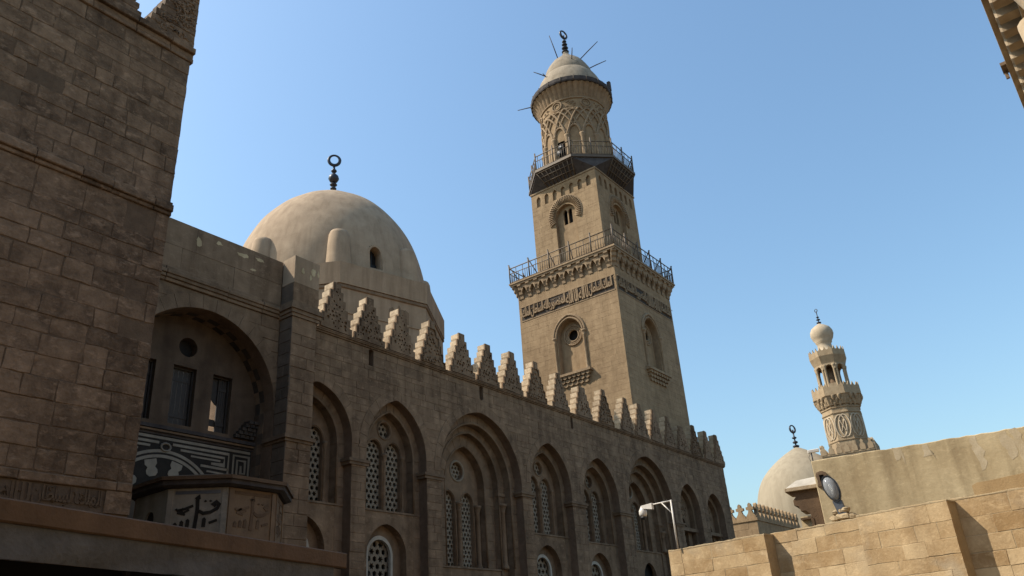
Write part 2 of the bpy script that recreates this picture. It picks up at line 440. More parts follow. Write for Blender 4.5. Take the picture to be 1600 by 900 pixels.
# Arabic letters: presentation forms (isolated, final, initial, medial)
AR = {'ا': 'ﺍﺎﺍﺎ', 'ب': 'ﺏﺐﺑﺒ', 'س': 'ﺱﺲﺳﺴ', 'م': 'ﻡﻢﻣﻤ', 'ل': 'ﻝﻞﻟﻠ', 'ه': 'ﻩﻪﻫﻬ', 'ر': 'ﺭﺮﺭﺮ', 'ح': 'ﺡﺢﺣﺤ', 'ن': 'ﻥﻦﻧﻨ',
      'ي': 'ﻱﻲﻳﻴ', 'ط': 'ﻁﻂﻃﻄ', 'ك': 'ﻙﻚﻛﻜ', 'ص': 'ﺹﺺﺻﺼ', 'و': 'ﻭﻮﻭﻮ', 'ق': 'ﻕﻖﻗﻘ', 'د': 'ﺩﺪﺩﺪ'}
NJ = 'ارود'
def shape_arabic(s):
    out = []
    for w in s.split(' '):
        g = []
        for i, c in enumerate(w):
            pj = i > 0 and w[i - 1] not in NJ; nj = i < len(w) - 1 and c not in NJ
            g.append(AR[c][(3 if nj else 1) if pj else (2 if nj else 0)])
        out.append(''.join(g))
    return ' '.join(out)[::-1]

def letter_mesh(txt, mb, fr, u0, u1, v0, v1, w0, w1):
    cu = bpy.data.curves.new('letters', 'FONT'); cu.body = shape_arabic(txt); cu.resolution_u = 2; cu.space_character = .86; cu.space_word = .55; cu.offset = .018
    o = bpy.data.objects.new('letters', cu); COL.objects.link(o); bpy.context.view_layer.update()
    me = bpy.data.meshes.new_from_object(o.evaluated_get(bpy.context.evaluated_depsgraph_get()))
    vs = [(v.co.x, v.co.y) for v in me.vertices]; fs = [tuple(p.vertices) for p in me.polygons]
    ed = {}
    for f in fs:
        for i in range(len(f)):
            k = (f[i - 1], f[i]); ed[k] = ed.get(k, 0) + 1
    bpy.data.objects.remove(o); bpy.data.curves.remove(cu); bpy.data.meshes.remove(me)
    if not vs: return mb
    xa, xb = min(v[0] for v in vs), max(v[0] for v in vs); ya, yb = min(v[1] for v in vs), max(v[1] for v in vs)
    q = [(u0 + (x - xa) / (xb - xa) * (u1 - u0), v0 + (y - ya) / (yb - ya) * (v1 - v0)) for x, y in vs]; n = len(q)
    par = list(range(n))
    def find(a):
        while par[a] != a: par[a] = par[par[a]]; a = par[a]
        return a
    for f in fs:
        for k in f[1:]: par[find(k)] = find(f[0])
    ids = {}; lev = [ids.setdefault(find(i), len(ids)) % 5 * .006 for i in range(n)]
    V = [fr(a, b, w1 - lev[i]) for i, (a, b) in enumerate(q)] + [fr(a, b, w0) for a, b in q]
    F = list(fs) + [(a, a + n, b + n, b) for (a, b) in ed if (b, a) not in ed]
    return mb.add(V, F)

# ================================================================== THE SETTING
g = MB(); g.box(-700, 900, -700, 900, -.5, 0)
o = g.build('ground', M['ground']); o['kind'] = 'structure'

# ================================================================== stepped merlons, shared by several walls
def stepped(w, h, n, tw, foot=.0):
    """stepped outline, foot at v = 0"""
    L = []
    sh = h / n
    for i in range(n):
        hw = w / 2 + (tw / 2 - w / 2) * i / (n - 1); L.append((hw, i * sh)); L.append((hw, (i + 1) * sh))
    return L + [(-a, b) for a, b in L[::-1]]

def merlon_meshes(w, h, n, tw, thick, seed, carve=True):
    rng = random.Random(seed); fr = Fr((0, 0, 0), 0)
    mb = MB(); sh = h / n
    for i in range(n):            # each step one course of stone, edges a little uneven
        hw = w / 2 + (tw / 2 - w / 2) * i / (n - 1); j = lambda: rng.uniform(-.02, .02)
        hl, hr = hw + j() * 1.6, hw + j() * 1.6; d0, d1 = thick / 2 + j(), thick / 2 + j() * .4
        if rng.random() < .15: hl -= .06
        if rng.random() < .15: hr -= .06
        lip = .045
        p = [(-hl + lip, i * sh), (hr - lip, i * sh), (hr, i * sh + sh * .35), (hr + j() * .5, (i + 1) * sh - .004), (-hl + j() * .5, (i + 1) * sh - .004), (-hl, i * sh + sh * .35)]
        mb.prism(p, fr, -d0, d1, .015)
    cv = None
    if carve:
        out = inset(stepped(w, h, n, tw), .07); holes = []
        def inside(x, y, r): 
            k = int(y / sh); 
            if y - r < .12 or y + r > h - .2: return False
            hw = min(w / 2 + (tw / 2 - w / 2) * min(n - 1, int((y + s_) / sh)) / (n - 1) for s_ in (-r, 0, r)) - .1
            return abs(x) + r < hw
        pit = .20; r_ = 0; y = .2
        while y < h:
            x = -w / 2 + (r_ % 2) * pit / 2
            while x < w / 2:
                cx, cy, rr = x + rng.uniform(-.04, .04), y + rng.uniform(-.035, .035), rng.choice((.045, .06, .075, .09))
                if rng.random() < .8 and inside(cx, cy, rr * 1.2):
                    a0 = rng.uniform(0, 6.28); e = rng.uniform(.5, .95)
                    holes.append([(cx + rr * math.cos(a) * (1.15 if k_ % 2 else .8) * math.cos(a0) - rr * e * math.sin(a) * math.sin(a0), cy + rr * math.cos(a) * math.sin(a0) + rr * e * math.sin(a) * math.cos(a0)) for k_, a in enumerate([2 * math.pi * q / 7 for q in range(7)])])
                x += pit
            y += pit * .82; r_ += 1
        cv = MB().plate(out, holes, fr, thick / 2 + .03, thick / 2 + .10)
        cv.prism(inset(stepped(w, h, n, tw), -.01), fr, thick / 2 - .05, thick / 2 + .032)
    return mb, cv

def place_merlon(src, fr, u, v, w, parent, mat, sc=1.0):
    """src: (body mesh, carving mesh)"""
    rotz = math.atan2(fr.u.y, fr.u.x)
    p = fr(u, v, w) - parent.location
    b = bpy.data.objects.new('merlon', src[0]); COL.objects.link(b); b.parent = parent; b.location = p; b.rotation_euler = (0, 0, rotz)
    b.scale = (sc, sc, sc)
    if src[1]:
        c = bpy.data.objects.new('shaded_carved_face', src[1]); COL.objects.link(c); c.parent = b
    return b

def to_mesh(mb, name, mat):
    me = bpy.data.meshes.new(name); me.from_pydata(mb.v, [], mb.f); me.materials.append(mat)
    if any(mb.sm): me.polygons.foreach_set('use_smooth', mb.sm)
    me.update(); return me

def moulding(mb, fr, u0, u1, steps):
    """stack of bands: (v0, v1, projection)"""
    for v0, v1, w in steps: mb.fbox(fr, u0, u1, v0, v1, -.3, w)
    return mb

# ================================================================== MAIN FACADE (mausoleum front, in shade)
FAC = Fr((0, 24, 0), 0)
T = thing('mausoleum_facade', 'long shaded stone facade of pointed-arch windows with stepped merlons along its top', 'building', (39, 24, 0))
rng = random.Random(5)
SP = 9.45
SMALL = [(19.85, 1.81, 12.32, 7.75), (24.235, 1.80, 12.45, 7.75), (35.81, 1.88, 12.46, 7.68), (40.92, 1.94, 12.40, 7.60)]
BIG = [(30.03, 3.06, 13.02, 5.85, 9.4, 10.42), (47.13, 2.98, 13.42, 7.62, 10.8, 11.45)]
BLIND = [(52.75, 1.55, 12.35), (56.95, 1.45, 12.15)]
FL = 2.6
SPR = {24.235: 10.05, 19.85: 10.15, 35.81: 10.05, 40.92: 10.0, 30.03: 9.72, 47.13: 10.2}      # the arcs start above the impost band
arches = [Arch(a, b, SPR[a], c, FL) for a, b, c, d in SMALL] + [Arch(a, b, SPR[a], c, FL) for a, b, c, *_ in BIG] + [Arch(a, b, 10.45, c, FL) for a, b, c in BLIND]
arches.sort(key=lambda a: a.uc)
slits = [Rect(22.53, 22.79, 13.66, 14.42), Rect(30.04, 30.32, 13.70, 14.42), Rect(38.3, 38.54, 13.7, 14.42)]
X0, X1 = 17.74, 59.8
VW = .42                                              # width of the voussoir ring
rings = [Arch(a.uc, a.a, a.vs, a.va, a.v0) for a in arches]
core = MB().plate([(X0, 0), (X1, 0), (X1, 14.45), (X0, 14.45)], [a.outline() for a in arches] + [s.outline() for s in slits], FAC, -.46, -.016)
core.build('wall_core', M['fac_mortar'], T)
# stones, cut round the voussoir rings
class RingOp:
    def __init__(s, ar):
        s.i = ar; s.e = Arch(ar.uc, ar.a + VW, ar.vs, ar.va + VW * 1.1, ar.v0); s.uc, s.v0, s.va = ar.uc, ar.v0, s.e.va
    def iv(s, v): return s.i.iv(v) if v < s.i.vs else s.e.iv(v)
ops = [RingOp(a) for a in arches] + slits
polys = masonry(rng, X0, X1, 3.2, 14.45, .33, .42, .95, ops, cut=(SP, 10.05, 13.68, 14.42), gap=.009)
polys = [p for p in polys if min(q[0] for q in p) > 18.2]
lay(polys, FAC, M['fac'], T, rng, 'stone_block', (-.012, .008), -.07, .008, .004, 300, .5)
for a in arches:
    voussoirs(a, VW, 17 if a.a > 2.5 else 13, FAC, M['fac'], T, -.10, .006)
# body behind: side wall towards the court, end wall, roof
b = MB(); b.box(18.9, 19.3, 25.9, 35.6, 0, 14.2); b.box(59.3, 59.75, 24.5, 35.6, 0, 14.25); b.box(19.3, 59.3, 35.2, 35.6, 0, 14.2); b.box(18.9, 59.3, 24.5, 35.6, 14.0, 14.2)
b.box(18.9, 59.3, 25.9, 26.1, 2.5, 14.0); b.box(17.76, 18.9, 24.5, 25.9, 0, 14.2)
b.build('body_wall', M['fac'], T)
# end return: blocks on the far corner are not seen; cornice under the merlons
c = MB(); moulding(c, FAC, 18.5, 59.95, [(14.452, 14.52, .05), (14.52, 14.585, .11), (14.585, 14.62, .14)])
c.build('cornice', M['fac'], T)
# impost bands on the piers
for a, b2 in zip(arches[:-1], arches[1:]):
    if a.uc > 50: continue
    u0, u1 = a.uc + a.a, b2.uc - b2.a
    MB().fbox(FAC, u0 - .14, u1 + .12, SP - .16, SP - .04, -.5, .05).fbox(FAC, u0 - .20, u1 + .16, SP - .04, SP + .08, -.5, .10).build('impost', M['recess'], T)

def order_stones(out, inn, w0, w1, n, rng_):
    """the single stones of a recessed arch order: jambs in courses, wedges round the arch"""
    v = 4.3
    while v < inn.vs - .05:
        h = min(rng_.uniform(.36, .46), inn.vs - v)
        if inn.vs - v - h < .15: h = inn.vs - v
        for s_ in (-1, 1):
            a_, b_ = sorted((inn.uc + s_ * inn.a, out.uc + s_ * out.a))
            MB().prism([(a_ + .001, v + .005), (b_, v + .005), (b_, v + h - .005), (a_ + .001, v + h - .005)], FAC, w0, w1 + rng_.uniform(-.004, .008), .008).build('jamb_stone', M['recess'], T)
        v += h
    A, B = inn.arc(36), out.arc(36); m = len(A) - 1
    for k in range(n):
        ts = [(k + .03) / n + .94 / n * q / 4 for q in range(5)]
        at = lambda P, t: (lambda i: (P[i][0] + (P[i + 1][0] - P[i][0]) * (t * m - i), P[i][1] + (P[i + 1][1] - P[i][1]) * (t * m - i)))(min(m - 1, int(t * m)))
        MB().prism([at(B, t) for t in ts] + [at(A, t) for t in ts[::-1]], FAC, w0, w1 + rng_.uniform(-.004, .008), .008).build('order_voussoir', M['recess'], T)
ros = random.Random(77)

def window_set(par, fr, holes, panel_w, cell, frames=()):
    """pierced plaster grilles behind the openings of a panel"""
    for h in holes:
        gm_ = grille(fr, h, cell, panel_w - .22, panel_w - .14, MB())
        gm_.build('window_grille', M['grille'], par)
    us = [p[0] for h in holes for p in h.outline()]; vs = [p[1] for h in holes for p in h.outline()]
    # dark room behind
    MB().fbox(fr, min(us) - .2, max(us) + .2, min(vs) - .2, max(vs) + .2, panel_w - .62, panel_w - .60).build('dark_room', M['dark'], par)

def colonnette(mb, fr, u, w, v0, v1, r):
    p = fr(u, 0, w); mb.lathe([(r * 1.5, v0), (r * 1.5, v0 + .12), (r * 1.1, v0 + .2), (r, v0 + .3), (r, v1 - .42), (r * 1.15, v1 - .40), (r * 1.05, v1 - .36), (r * 1.7, v1 - .12), (r * 1.9, v1 - .1), (r * 1.9, v1)], p.x, p.y, 12, capb=True)
    return mb

def roll(mb, fr, ar, w, r, n=12, jamb=True):
    """round moulding following an arch"""
    pts = ar.arc(n)
    if jamb: pts = [(ar.uc + ar.a, ar.v0)] + pts + [(ar.uc - ar.a, ar.v0)]
    return mb.tube([fr(a, b, w) for a, b in pts], r, 6)

for (uc, a, va, sill) in SMALL:
    sp_ = SPR[uc]
    o1 = Arch(uc, a, sp_, va, FL)
    o2 = Arch(uc, a - .40, sp_, va - .46, FL)
    MB().plate(Arch(uc, a + .05, sp_, va + .05, FL - .02).outline(), [Arch(uc, a - .37, sp_, va - .43, FL).outline()], FAC, -.86, -.48).build('arch_order', M['recess'], T)
    order_stones(Arch(uc, a + .02, sp_, va + .02, FL), o2, -.86, -.463, 13, ros)
    roll(MB(), FAC, Arch(uc, a - .36, sp_, va - .42, sill), -.47, .05).build('roll_moulding', M['recess'], T)
    la = [Arch(uc + s * .56 + .03, .44, sill + 2.55, sill + 3.05, sill) for s in (-1, 1)] + [Circ(uc + .05, sill + 3.55, .34)]
    MB().plate(Arch(uc, a - .30, sp_, va - .34, sill - .12).outline(), [h.outline() for h in la], FAC, -1.06, -.863).build('back_panel', M['recess'], T)
    window_set(T, FAC, la, -.90, .145)
    for h in la[:2]: roll(MB(), FAC, Arch(h.uc, h.a + .05, h.vs, h.va + .06, h.v0), -.86, .035).build('window_moulding', M['recess'], T)
    MB().tube([FAC(uc + .05 + .40 * math.cos(q * .2618), sill + 3.55 + .40 * math.sin(q * .2618), -.86) for q in range(24)], .045, 6, True).build('oculus_moulding', M['recess'], T)
    cm = MB(); colonnette(cm, FAC, uc + .03, -.84, sill, sill + 2.5, .075); cm.build('colonnette', M['recess'], T)
    cm = MB(); colonnette(cm, FAC, uc + 1.13, -.84, sill, sill + 2.5, .06); cm.build('colonnette', M['recess'], T)
    # the lower storey of the bay
    lo = Arch(uc - .15, 1.12, sill - 1.75, sill - .52, FL); li = Arch(uc - .25, .72, sill - 1.72, sill - .98, FL)
    MB().plate([(uc - a - .04, FL), (uc + a + .04, FL), (uc + a + .04, sill - .06), (uc - a - .04, sill - .06)], [lo.outline()], FAC, -.83, -.47).build('sill_wall', M['fac'], T)
    MB().fbox(FAC, uc - a - .03, uc + a + .03, sill - .055, sill + .02, -.86, -.43).build('sill', M['recess'], T)
    MB().plate(Arch(lo.uc, lo.a + .06, lo.vs, lo.va + .06, FL).outline(), [li.outline()], FAC, -.99, -.832).build('lower_panel', M['recess'], T)
    MB().plate(Arch(li.uc, li.a + .03, li.vs, li.va + .04, FL - .05).outline(), [Arch(li.uc, li.a - .09, li.vs, li.va - .12, FL).outline()], FAC, -.92, -.79).build('white_window_frame', M['white_stucco'], T)
    window_set(T, FAC, [Arch(li.uc, li.a - .05, li.vs, li.va - .06, FL + 1.6)], -.86, .19)

for (uc, a, va, sill, lap, oc) in BIG:
    sp_ = SPR[uc]
    o2 = Arch(uc, a - .42, sp_, va - .50, FL); o3 = Arch(uc, a - .90, sp_, va - .86, FL); o4 = Arch(uc, a - 1.62, sp_, va - 1.46, FL)
    MB().plate(Arch(uc, a + .05, sp_, va + .05, FL - .02).outline(), [Arch(uc, a - .39, sp_, va - .47, FL).outline()], FAC, -.86, -.48).build('arch_order', M['recess'], T)
    MB().plate(Arch(uc, a - .35, sp_, va - .42, FL - .02).outline(), [Arch(uc, a - .87, sp_, va - .83, FL).outline()], FAC, -1.18, -.88).build('arch_order', M['recess'], T)
    MB().plate(Arch(uc, a - .80, sp_, va - .76, FL - .02).outline(), [Arch(uc, a - 1.59, sp_, va - 1.43, FL).outline()], FAC, -1.60, -1.20).build('arch_order', M['recess'], T)
    order_stones(Arch(uc, a + .02, sp_, va + .02, FL), o2, -.86, -.463, 17, ros); order_stones(Arch(uc, a - .38, sp_, va - .45, FL), o3, -1.18, -.865, 15, ros); order_stones(Arch(uc, a - .84, sp_, va - .80, FL), o4, -1.60, -1.185, 11, ros)
    roll(MB(), FAC, Arch(uc, a - .38, sp_, va - .45, sill), -.47, .06).build('roll_moulding', M['recess'], T)
    roll(MB(), FAC, Arch(uc, a - .86, sp_, va - .82, sill), -.87, .06).build('roll_moulding', M['recess'], T)
    roll(MB(), FAC, Arch(uc, a - 1.58, sp_, va - 1.42, sill), -1.19, .05).build('roll_moulding', M['recess'], T)
    la = [Arch(uc - .10 + s * .68, .43, lap - .5, lap, sill) for s in (-1, 1)] + [Circ(uc - .10, oc, .42)]
    MB().plate(Arch(uc, a - 1.5, sp_, va - 1.32, sill - .12).outline(), [h.outline() for h in la], FAC, -1.80, -1.603).build('back_panel', M['recess'], T)
    window_set(T, FAC, la, -1.64, .135)
    for h in la[:2]: roll(MB(), FAC, Arch(h.uc, h.a + .05, h.vs, h.va + .06, h.v0), -1.60, .04).build('window_moulding', M['recess'], T)
    MB().tube([FAC(uc - .10 + .49 * math.cos(q * .2618), oc + .49 * math.sin(q * .2618), -1.60) for q in range(24)], .06, 6, True).build('oculus_moulding', M['grille'], T)
    for du, w, r, top in ((-.10, -1.55, .11, lap - .5), (1.24, -1.50, .11, lap - .55), (2.40, -.84, .13, SP - .5), (-2.40, -.84, .13, SP - .5)):
        cm = MB(); colonnette(cm, FAC, uc + du, w, sill, top, r); cm.build('colonnette', M['recess'], T)
    MB().plate([(uc - a - .04, FL), (uc + a + .04, FL), (uc + a + .04, sill - .08), (uc - a - .04, sill - .08)], [Arch(uc + .3, .8, sill - 1.6, sill - .7, FL + .1).outline()], FAC, -1.15, -.95).build('sill_wall', M['fac'], T)
    MB().fbox(FAC, uc - a - .03, uc + a + .03, sill - .075, sill + .0, -1.62, -.90).build('sill', M['recess'], T)
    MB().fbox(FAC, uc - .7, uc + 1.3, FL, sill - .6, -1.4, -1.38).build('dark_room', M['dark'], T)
    # impost running round the inner orders
    for s in (-1, 1):
        MB().fbox(FAC, *(sorted((uc + s * (a - .30), uc + s * (a - .96)))), SP - .12, SP + .05, -1.0, -.80).build('impost', M['recess'], T)

for (uc, a, va) in BLIND:
    o2 = Arch(uc, a - .30, 10.45, va - .34, FL)
    MB().plate(Arch(uc, a + .05, 10.45, va + .05, FL - .02).outline(), [o2.outline()], FAC, -.80, -.463).build('arch_order', M['recess'], T)
    hl = [Arch(uc + .1, .55, 9.4, 10.2, 7.6)]
    MB().plate(Arch(uc, a - .22, 10.45, va - .26, FL).outline(), [h.outline() for h in hl], FAC, -1.02, -.803).build('back_panel', M['recess'], T)
    window_set(T, FAC, hl, -.86, .14)
    cm = MB(); r3 = random.Random(int(uc))
    for k in range(26):
        x, y = uc + r3.uniform(-.8, .8), r3.uniform(10.3, 11.5)
        if abs(x - uc) < .9 * o2.half(y) : cm.tube([FAC(x + .12 * math.cos(q * .8 + k), y + .12 * math.sin(q * .8 + k), -.79) for q in range(6)], .03, 5)
    cm.build('carving', M['recess'], T)
    MB().fbox(FAC, uc - a - .1, uc + a + .02, 9.2, 9.42, -.82, -.40).build('impost', M['recess'], T)
for s in slits: MB().fbox(FAC, s.u0 - .05, s.u1 + .05, s.v0 - .05, s.va + .04, -.62, -.46).build('dark_slit', M['dark'], T)

# merlons along the top
variants = []
for k in range(6):
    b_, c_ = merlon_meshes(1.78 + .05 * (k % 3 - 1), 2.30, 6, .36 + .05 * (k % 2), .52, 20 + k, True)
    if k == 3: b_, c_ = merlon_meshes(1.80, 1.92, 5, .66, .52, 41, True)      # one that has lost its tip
    variants.append((to_mesh(b_, 'merlon', M['merlon']), to_mesh(c_, 'shaded_carved_face', M['fac'])))  # front coloured darker as shade, body kept pale for the sunlit sides
rm = random.Random(3)
MX = [20.5, 22.45, 24.4, 26.5, 28.7, 30.7, 32.75, 34.95, 37.35, 39.75, 42.3, 44.9, 46.9, 48.9, 50.95, 53.0, 55.1, 57.2, 59.1]
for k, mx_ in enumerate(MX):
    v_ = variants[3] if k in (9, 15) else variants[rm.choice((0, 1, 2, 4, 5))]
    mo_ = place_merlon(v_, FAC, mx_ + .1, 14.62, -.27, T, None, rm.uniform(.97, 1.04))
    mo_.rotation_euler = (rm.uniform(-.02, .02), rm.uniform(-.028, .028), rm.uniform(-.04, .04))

# ================================================================== LEFT BUILDING (rough blocks, nearest)
LFT = Fr((0, 16.5, 0), 0)
T = thing('rough_stone_building', 'dark tall wall of rough stone blocks cut off by the left edge', 'building', (4, 16.5, 0))
XR = 8.80
rng = random.Random(11)
b = MB(); b.box(-14, XR - .012, 16.512, 23.6, 0, 16.95); b.build('wall_core', M['left_mortar'], T)
for (z0, z1, nm) in ((5.60, 12.12, .45), (12.50, 16.93, .41)):
    polys = masonry(rng, -1.0, XR, z0, z1, nm, .45, 1.15, gap=.020, hv=.16)
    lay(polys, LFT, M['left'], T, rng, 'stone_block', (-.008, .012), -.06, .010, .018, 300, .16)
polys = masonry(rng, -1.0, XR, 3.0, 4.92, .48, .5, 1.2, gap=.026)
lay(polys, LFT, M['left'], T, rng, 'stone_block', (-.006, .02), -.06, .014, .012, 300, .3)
def uneven_band(fr, u0, u1, steps, rng, mat, name, parent, seg=.9):
    u = u0
    while u < u1 - .05:
        e = min(u1, u + seg * rng.uniform(.7, 1.3))
        if u1 - e < .3: e = u1
        m = MB(); jj = rng.uniform(-.02, .02)
        for v0, v1, w in steps:
            d = rng.uniform(-.008, .008)
            m.prism([(u + .006, v0 + d), (e - .006, v0 + d * .5), (e - .006, v1 + d), (u + .006, v1 + d * .5)], fr, -.1, w + jj, .018)
        m.build(name, mat, parent); u = e
uneven_band(LFT, -1.0, XR + .03, [(12.12, 12.22, .05), (12.22, 12.40, .12), (12.40, 12.50, .06)], rng, M['left'], 'string_course_stone', T)
uneven_band(LFT, -1.0, XR + .06, [(16.94, 17.06, .07), (17.06, 17.22, .04), (17.22, 17.40, .14)], rng, M['left'], 'cornice_stone', T, 1.2)
# carved band low on the wall
MB().fbox(LFT, -1.0, XR - .55, 4.94, 5.38, -.05, -.006).build('carved_band_ground', M['dark_stone'], T)
uneven_band(LFT, -1.0, XR, [(5.40, 5.58, .05)], rng, M['left'], 'band_border_stone', T, 1.5)
MB().fbox(LFT, XR - .54, XR, 4.94, 5.385, -.1, .03).build('corner_stone', M['left'], T)
cb = MB(); r4 = random.Random(8)
for k, tx in enumerate(('السلطان الملك', 'المنصور بالله', 'لا اله الا الله', 'الملك السلطان')):
    letter_mesh(tx, cb, LFT, 2.7 + k * 1.38, 4.05 + k * 1.38, 4.97, 5.36, -.02, .028)
for k in range(60):              # leafwork between the letters
    u, v, a0 = r4.uniform(2.7, XR - .7), r4.uniform(5.0, 5.33), r4.uniform(0, 6.28)
    cb.tube([LFT(u + .05 * math.cos(a0 + q * .8), v + .04 * math.sin(a0 + q * .8), .0) for q in range(5)], .016, 4)
cb.build('carved_letters', M['left_mortar'], T)
big = merlon_meshes(2.75, 3.1, 13, .35, .9, 77, False)
bm_ = to_mesh(big[0], 'merlon', M['left'])
objs = [place_merlon((bm_, None), LFT, uc, 17.40, -.42, T, None) for uc in (5.93, 3.1, .25)]
hm = MB(); r5 = random.Random(14)
for i in range(13):              # half merlon at the corner, upright on its outer side
    hm.prism([(7.45 + .105 * i + r5.uniform(-.02, .02), 17.40 + .238 * i), (XR + .02, 17.40 + .238 * i), (XR + .02 + r5.uniform(-.012, .012), 17.634 + .238 * i), (7.45 + .105 * i + r5.uniform(-.02, .02), 17.634 + .238 * i)], LFT, -.86, .03 + r5.uniform(-.01, .01), .015)
hm = hm.build('corner_merlon', M['left'], T); objs.append(hm)
for o_, lo_, hi_ in ((objs[0], -1.25, 1.25), (hm, 0, 1)):
    cvm = MB()
    for k in range(110):
        y = r5.uniform(.15, 2.4)
        x = r5.uniform(-1.25 * (1 - y / 3.1), 1.25 * (1 - y / 3.1)) if o_ is not hm else r5.uniform(.15 + y * .44, 1.28)
        a0 = r5.uniform(0, 6.28); bx_ = 5.93 if o_ is not hm else 7.45
        cvm.tube([LFT(bx_ + x + .08 * math.cos(a0 + q * .7), 17.4 + y + .08 * math.sin(a0 + q * .7), .035) for q in range(5)], .03, 5)
    if o_ is hm: c_ = cvm.build('carving', M['left'], hm)
    else:
        c_ = cvm.build('merlon_carving', M['left'], T)
    c_['kind'] = 'stuff'

# ================================================================== ARCHED PORCH between the two fronts
YA = 23.74
PR = Fr((0, YA, 0), 0)
T = thing('arched_porch', 'shaded porch with a wide round arch, three tall openings and black-and-white marble mosaic', 'building', (14.6, YA, 0))
rng = random.Random(21)
pa = Arch(14.6, 3.0, 10.65, 13.70, 4.0)
MB().plate([(8.85, 0), (17.65, 0), (17.65, 14.26), (8.85, 14.26)], [pa.outline(14)], PR, -.55, -.03).build('wall_core', M['fac_mortar'], T)
class PO:
    def __init__(s): s.e = Arch(14.6, 3.48, 10.65, 14.18, 4.0); s.uc, s.v0, s.va = 14.6, 4.0, 14.18
    def iv(s, v): return pa.iv(v) if v < 10.65 else s.e.iv(v)
polys = masonry(rng, 8.85, 17.62, 5.0, 14.26, .42, .5, 1.1, [PO()], cut=(10.65,), gap=.014)
lay(polys, PR, M['porch'], T, rng, 'stone_block', (-.012, .012), -.07, .012, .005, 300, .5)
voussoirs(pa, .48, 19, PR, M['porch'], T, -.12, .004)
# vault behind the arch: dark and light stones in turn
soff = MB()
arc = Arch(14.6, 3.02, 10.65, 13.72, 4).arc(22)
for k in range(22):
    i0, i1 = 2 * k, 2 * k + 2
    p = [arc[i0], arc[i0 + 1], arc[i1], (arc[i1][0] + (arc[i1][0] - 14.6) * .12, arc[i1][1] + .3), (arc[i0 + 1][0] + (arc[i0 + 1][0] - 14.6) * .12, arc[i0 + 1][1] + .3), (arc[i0][0] + (arc[i0][0] - 14.6) * .12, arc[i0][1] + .3)]
    for d, w in enumerate(((-.85, -.56), (-1.12, -.86))):
        MB().prism(p, PR, w[0], w[1] + 0, .01).build('vault_stone', M['dark_voussoir'] if (k + d) % 2 else M['porch'], T)
# jamb sides of the recess
for k in range(20):
    z0 = 3.0 + .3825 * k
    for x0_ in (17.58, 11.46):
        MB().box(x0_, x0_ + .15, YA + .56, YA + .84, z0 + .004, z0 + .378).build('jamb_stone', M['dark_stone'] if k % 2 else M['porch'], T)
        MB().box(x0_ + .002, x0_ + .15, YA + .845, YA + 1.12, z0 + .004, z0 + .378).build('jamb_stone', M['porch_plaster'] if k % 2 else M['dark_stone'], T)
# parapet and its cornice
pp = masonry(rng, 8.85, 17.6, 14.85, 16.72, .93, 1.6, 3.2, gap=.006)
lay(pp, PR, M['coping'], T, rng, 'parapet_stone', (-.004, .004), -.5, .006, .003, 300, .6)
MB().fbox(PR, 8.85, 17.6, 14.3, 16.68, -.45, -.03).build('parapet_core', M['fac_mortar'], T)
uneven_band(PR, 8.85, 17.6, [(14.27, 14.40, .06), (14.40, 14.53, .12), (14.53, 14.67, .17), (14.67, 14.84, .05)], rng, M['porch'], 'cornice_stone', T, 2.0)
# pier on the right
px0, px1, py = 17.62, 18.78, 23.0
PF = Fr((0, py, 0), 0); PL = Fr((px0, 0, 0), -math.pi / 2)      # front, left side (u = -y)
MB().box(px0 + .03, px1 - .03, py + .03, 24.4, 0, 16.74).build('pier_core', M['fac_mortar'], T)
pf = masonry(rng, px0, px1, 4.2, 14.2, .45, .5, 1.1, cut=(9.4, 9.6), gap=.012)
lay(pf, PF, M['fac'], T, rng, 'pier_stone', (-.008, .008), -.06, .012, .004, 300, .5)
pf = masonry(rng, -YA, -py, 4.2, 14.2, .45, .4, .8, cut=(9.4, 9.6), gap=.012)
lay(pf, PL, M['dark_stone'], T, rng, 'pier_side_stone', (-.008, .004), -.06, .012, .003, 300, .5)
for z0, z1, mf, ms in ((14.85, 15.62, M['fac'], M['dark_stone']), (15.625, 16.8, M['drum'], M['dome'])):      # plastered top course, side coloured paler as sunlit and front darker as shaded
    pf = masonry(rng, px0, px1 + .06, z0, z1, z1 - z0, 1.5, 2.5, gap=.006); lay(pf, PF, mf, T, rng, 'pier_stone', (-.004, .006), -.06, .008, .003, 300, .5)
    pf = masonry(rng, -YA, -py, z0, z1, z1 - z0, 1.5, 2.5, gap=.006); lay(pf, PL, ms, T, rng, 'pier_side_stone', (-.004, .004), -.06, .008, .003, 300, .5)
cm = MB()
for v0, v1, w in ((14.2, 14.33, .05), (14.33, 14.48, .10), (14.48, 14.66, .16), (14.66, 14.84, .04)):
    cm.box(px0 - w, px1 + w + .05, py - w, 24.3, v0, v1 - .004)
cm.build('pier_cornice', M['porch'], T)
cm = MB()
for v0, v1, w in ((9.36, 9.46, .05), (9.46, 9.60, .12)): cm.box(px0 - w, px1 + w, py - w, 24.2, v0, v1 - .003)
cm.build('pier_impost', M['porch'], T)
rp_ = random.Random(17)
for fr_, u, v, du, dv in ((PF, 18.52, 16.33, .12, .22), (PF, 18.40, 16.05, .08, .12), (PF, 18.0, 16.22, .09, .14), (PF, 18.78, 16.3, .05, .18), (PR, 15.75, 16.35, .3, .10), (PR, 16.5, 16.42, .2, .08), (PR, 16.25, 15.9, .15, .06), (PR, 13.9, 16.2, .12, .22), (PR, 14.7, 16.45, .15, .08)):
    q_ = [(u + du * math.cos(t) * rp_.uniform(.5, 1.2), v + dv * math.sin(t) * rp_.uniform(.5, 1.2)) for t in [k * math.pi / 7 for k in range(14)]]
    MB().prism(q_, fr_, -.03, .009).build('flaking_lime', M['plaster'], T)
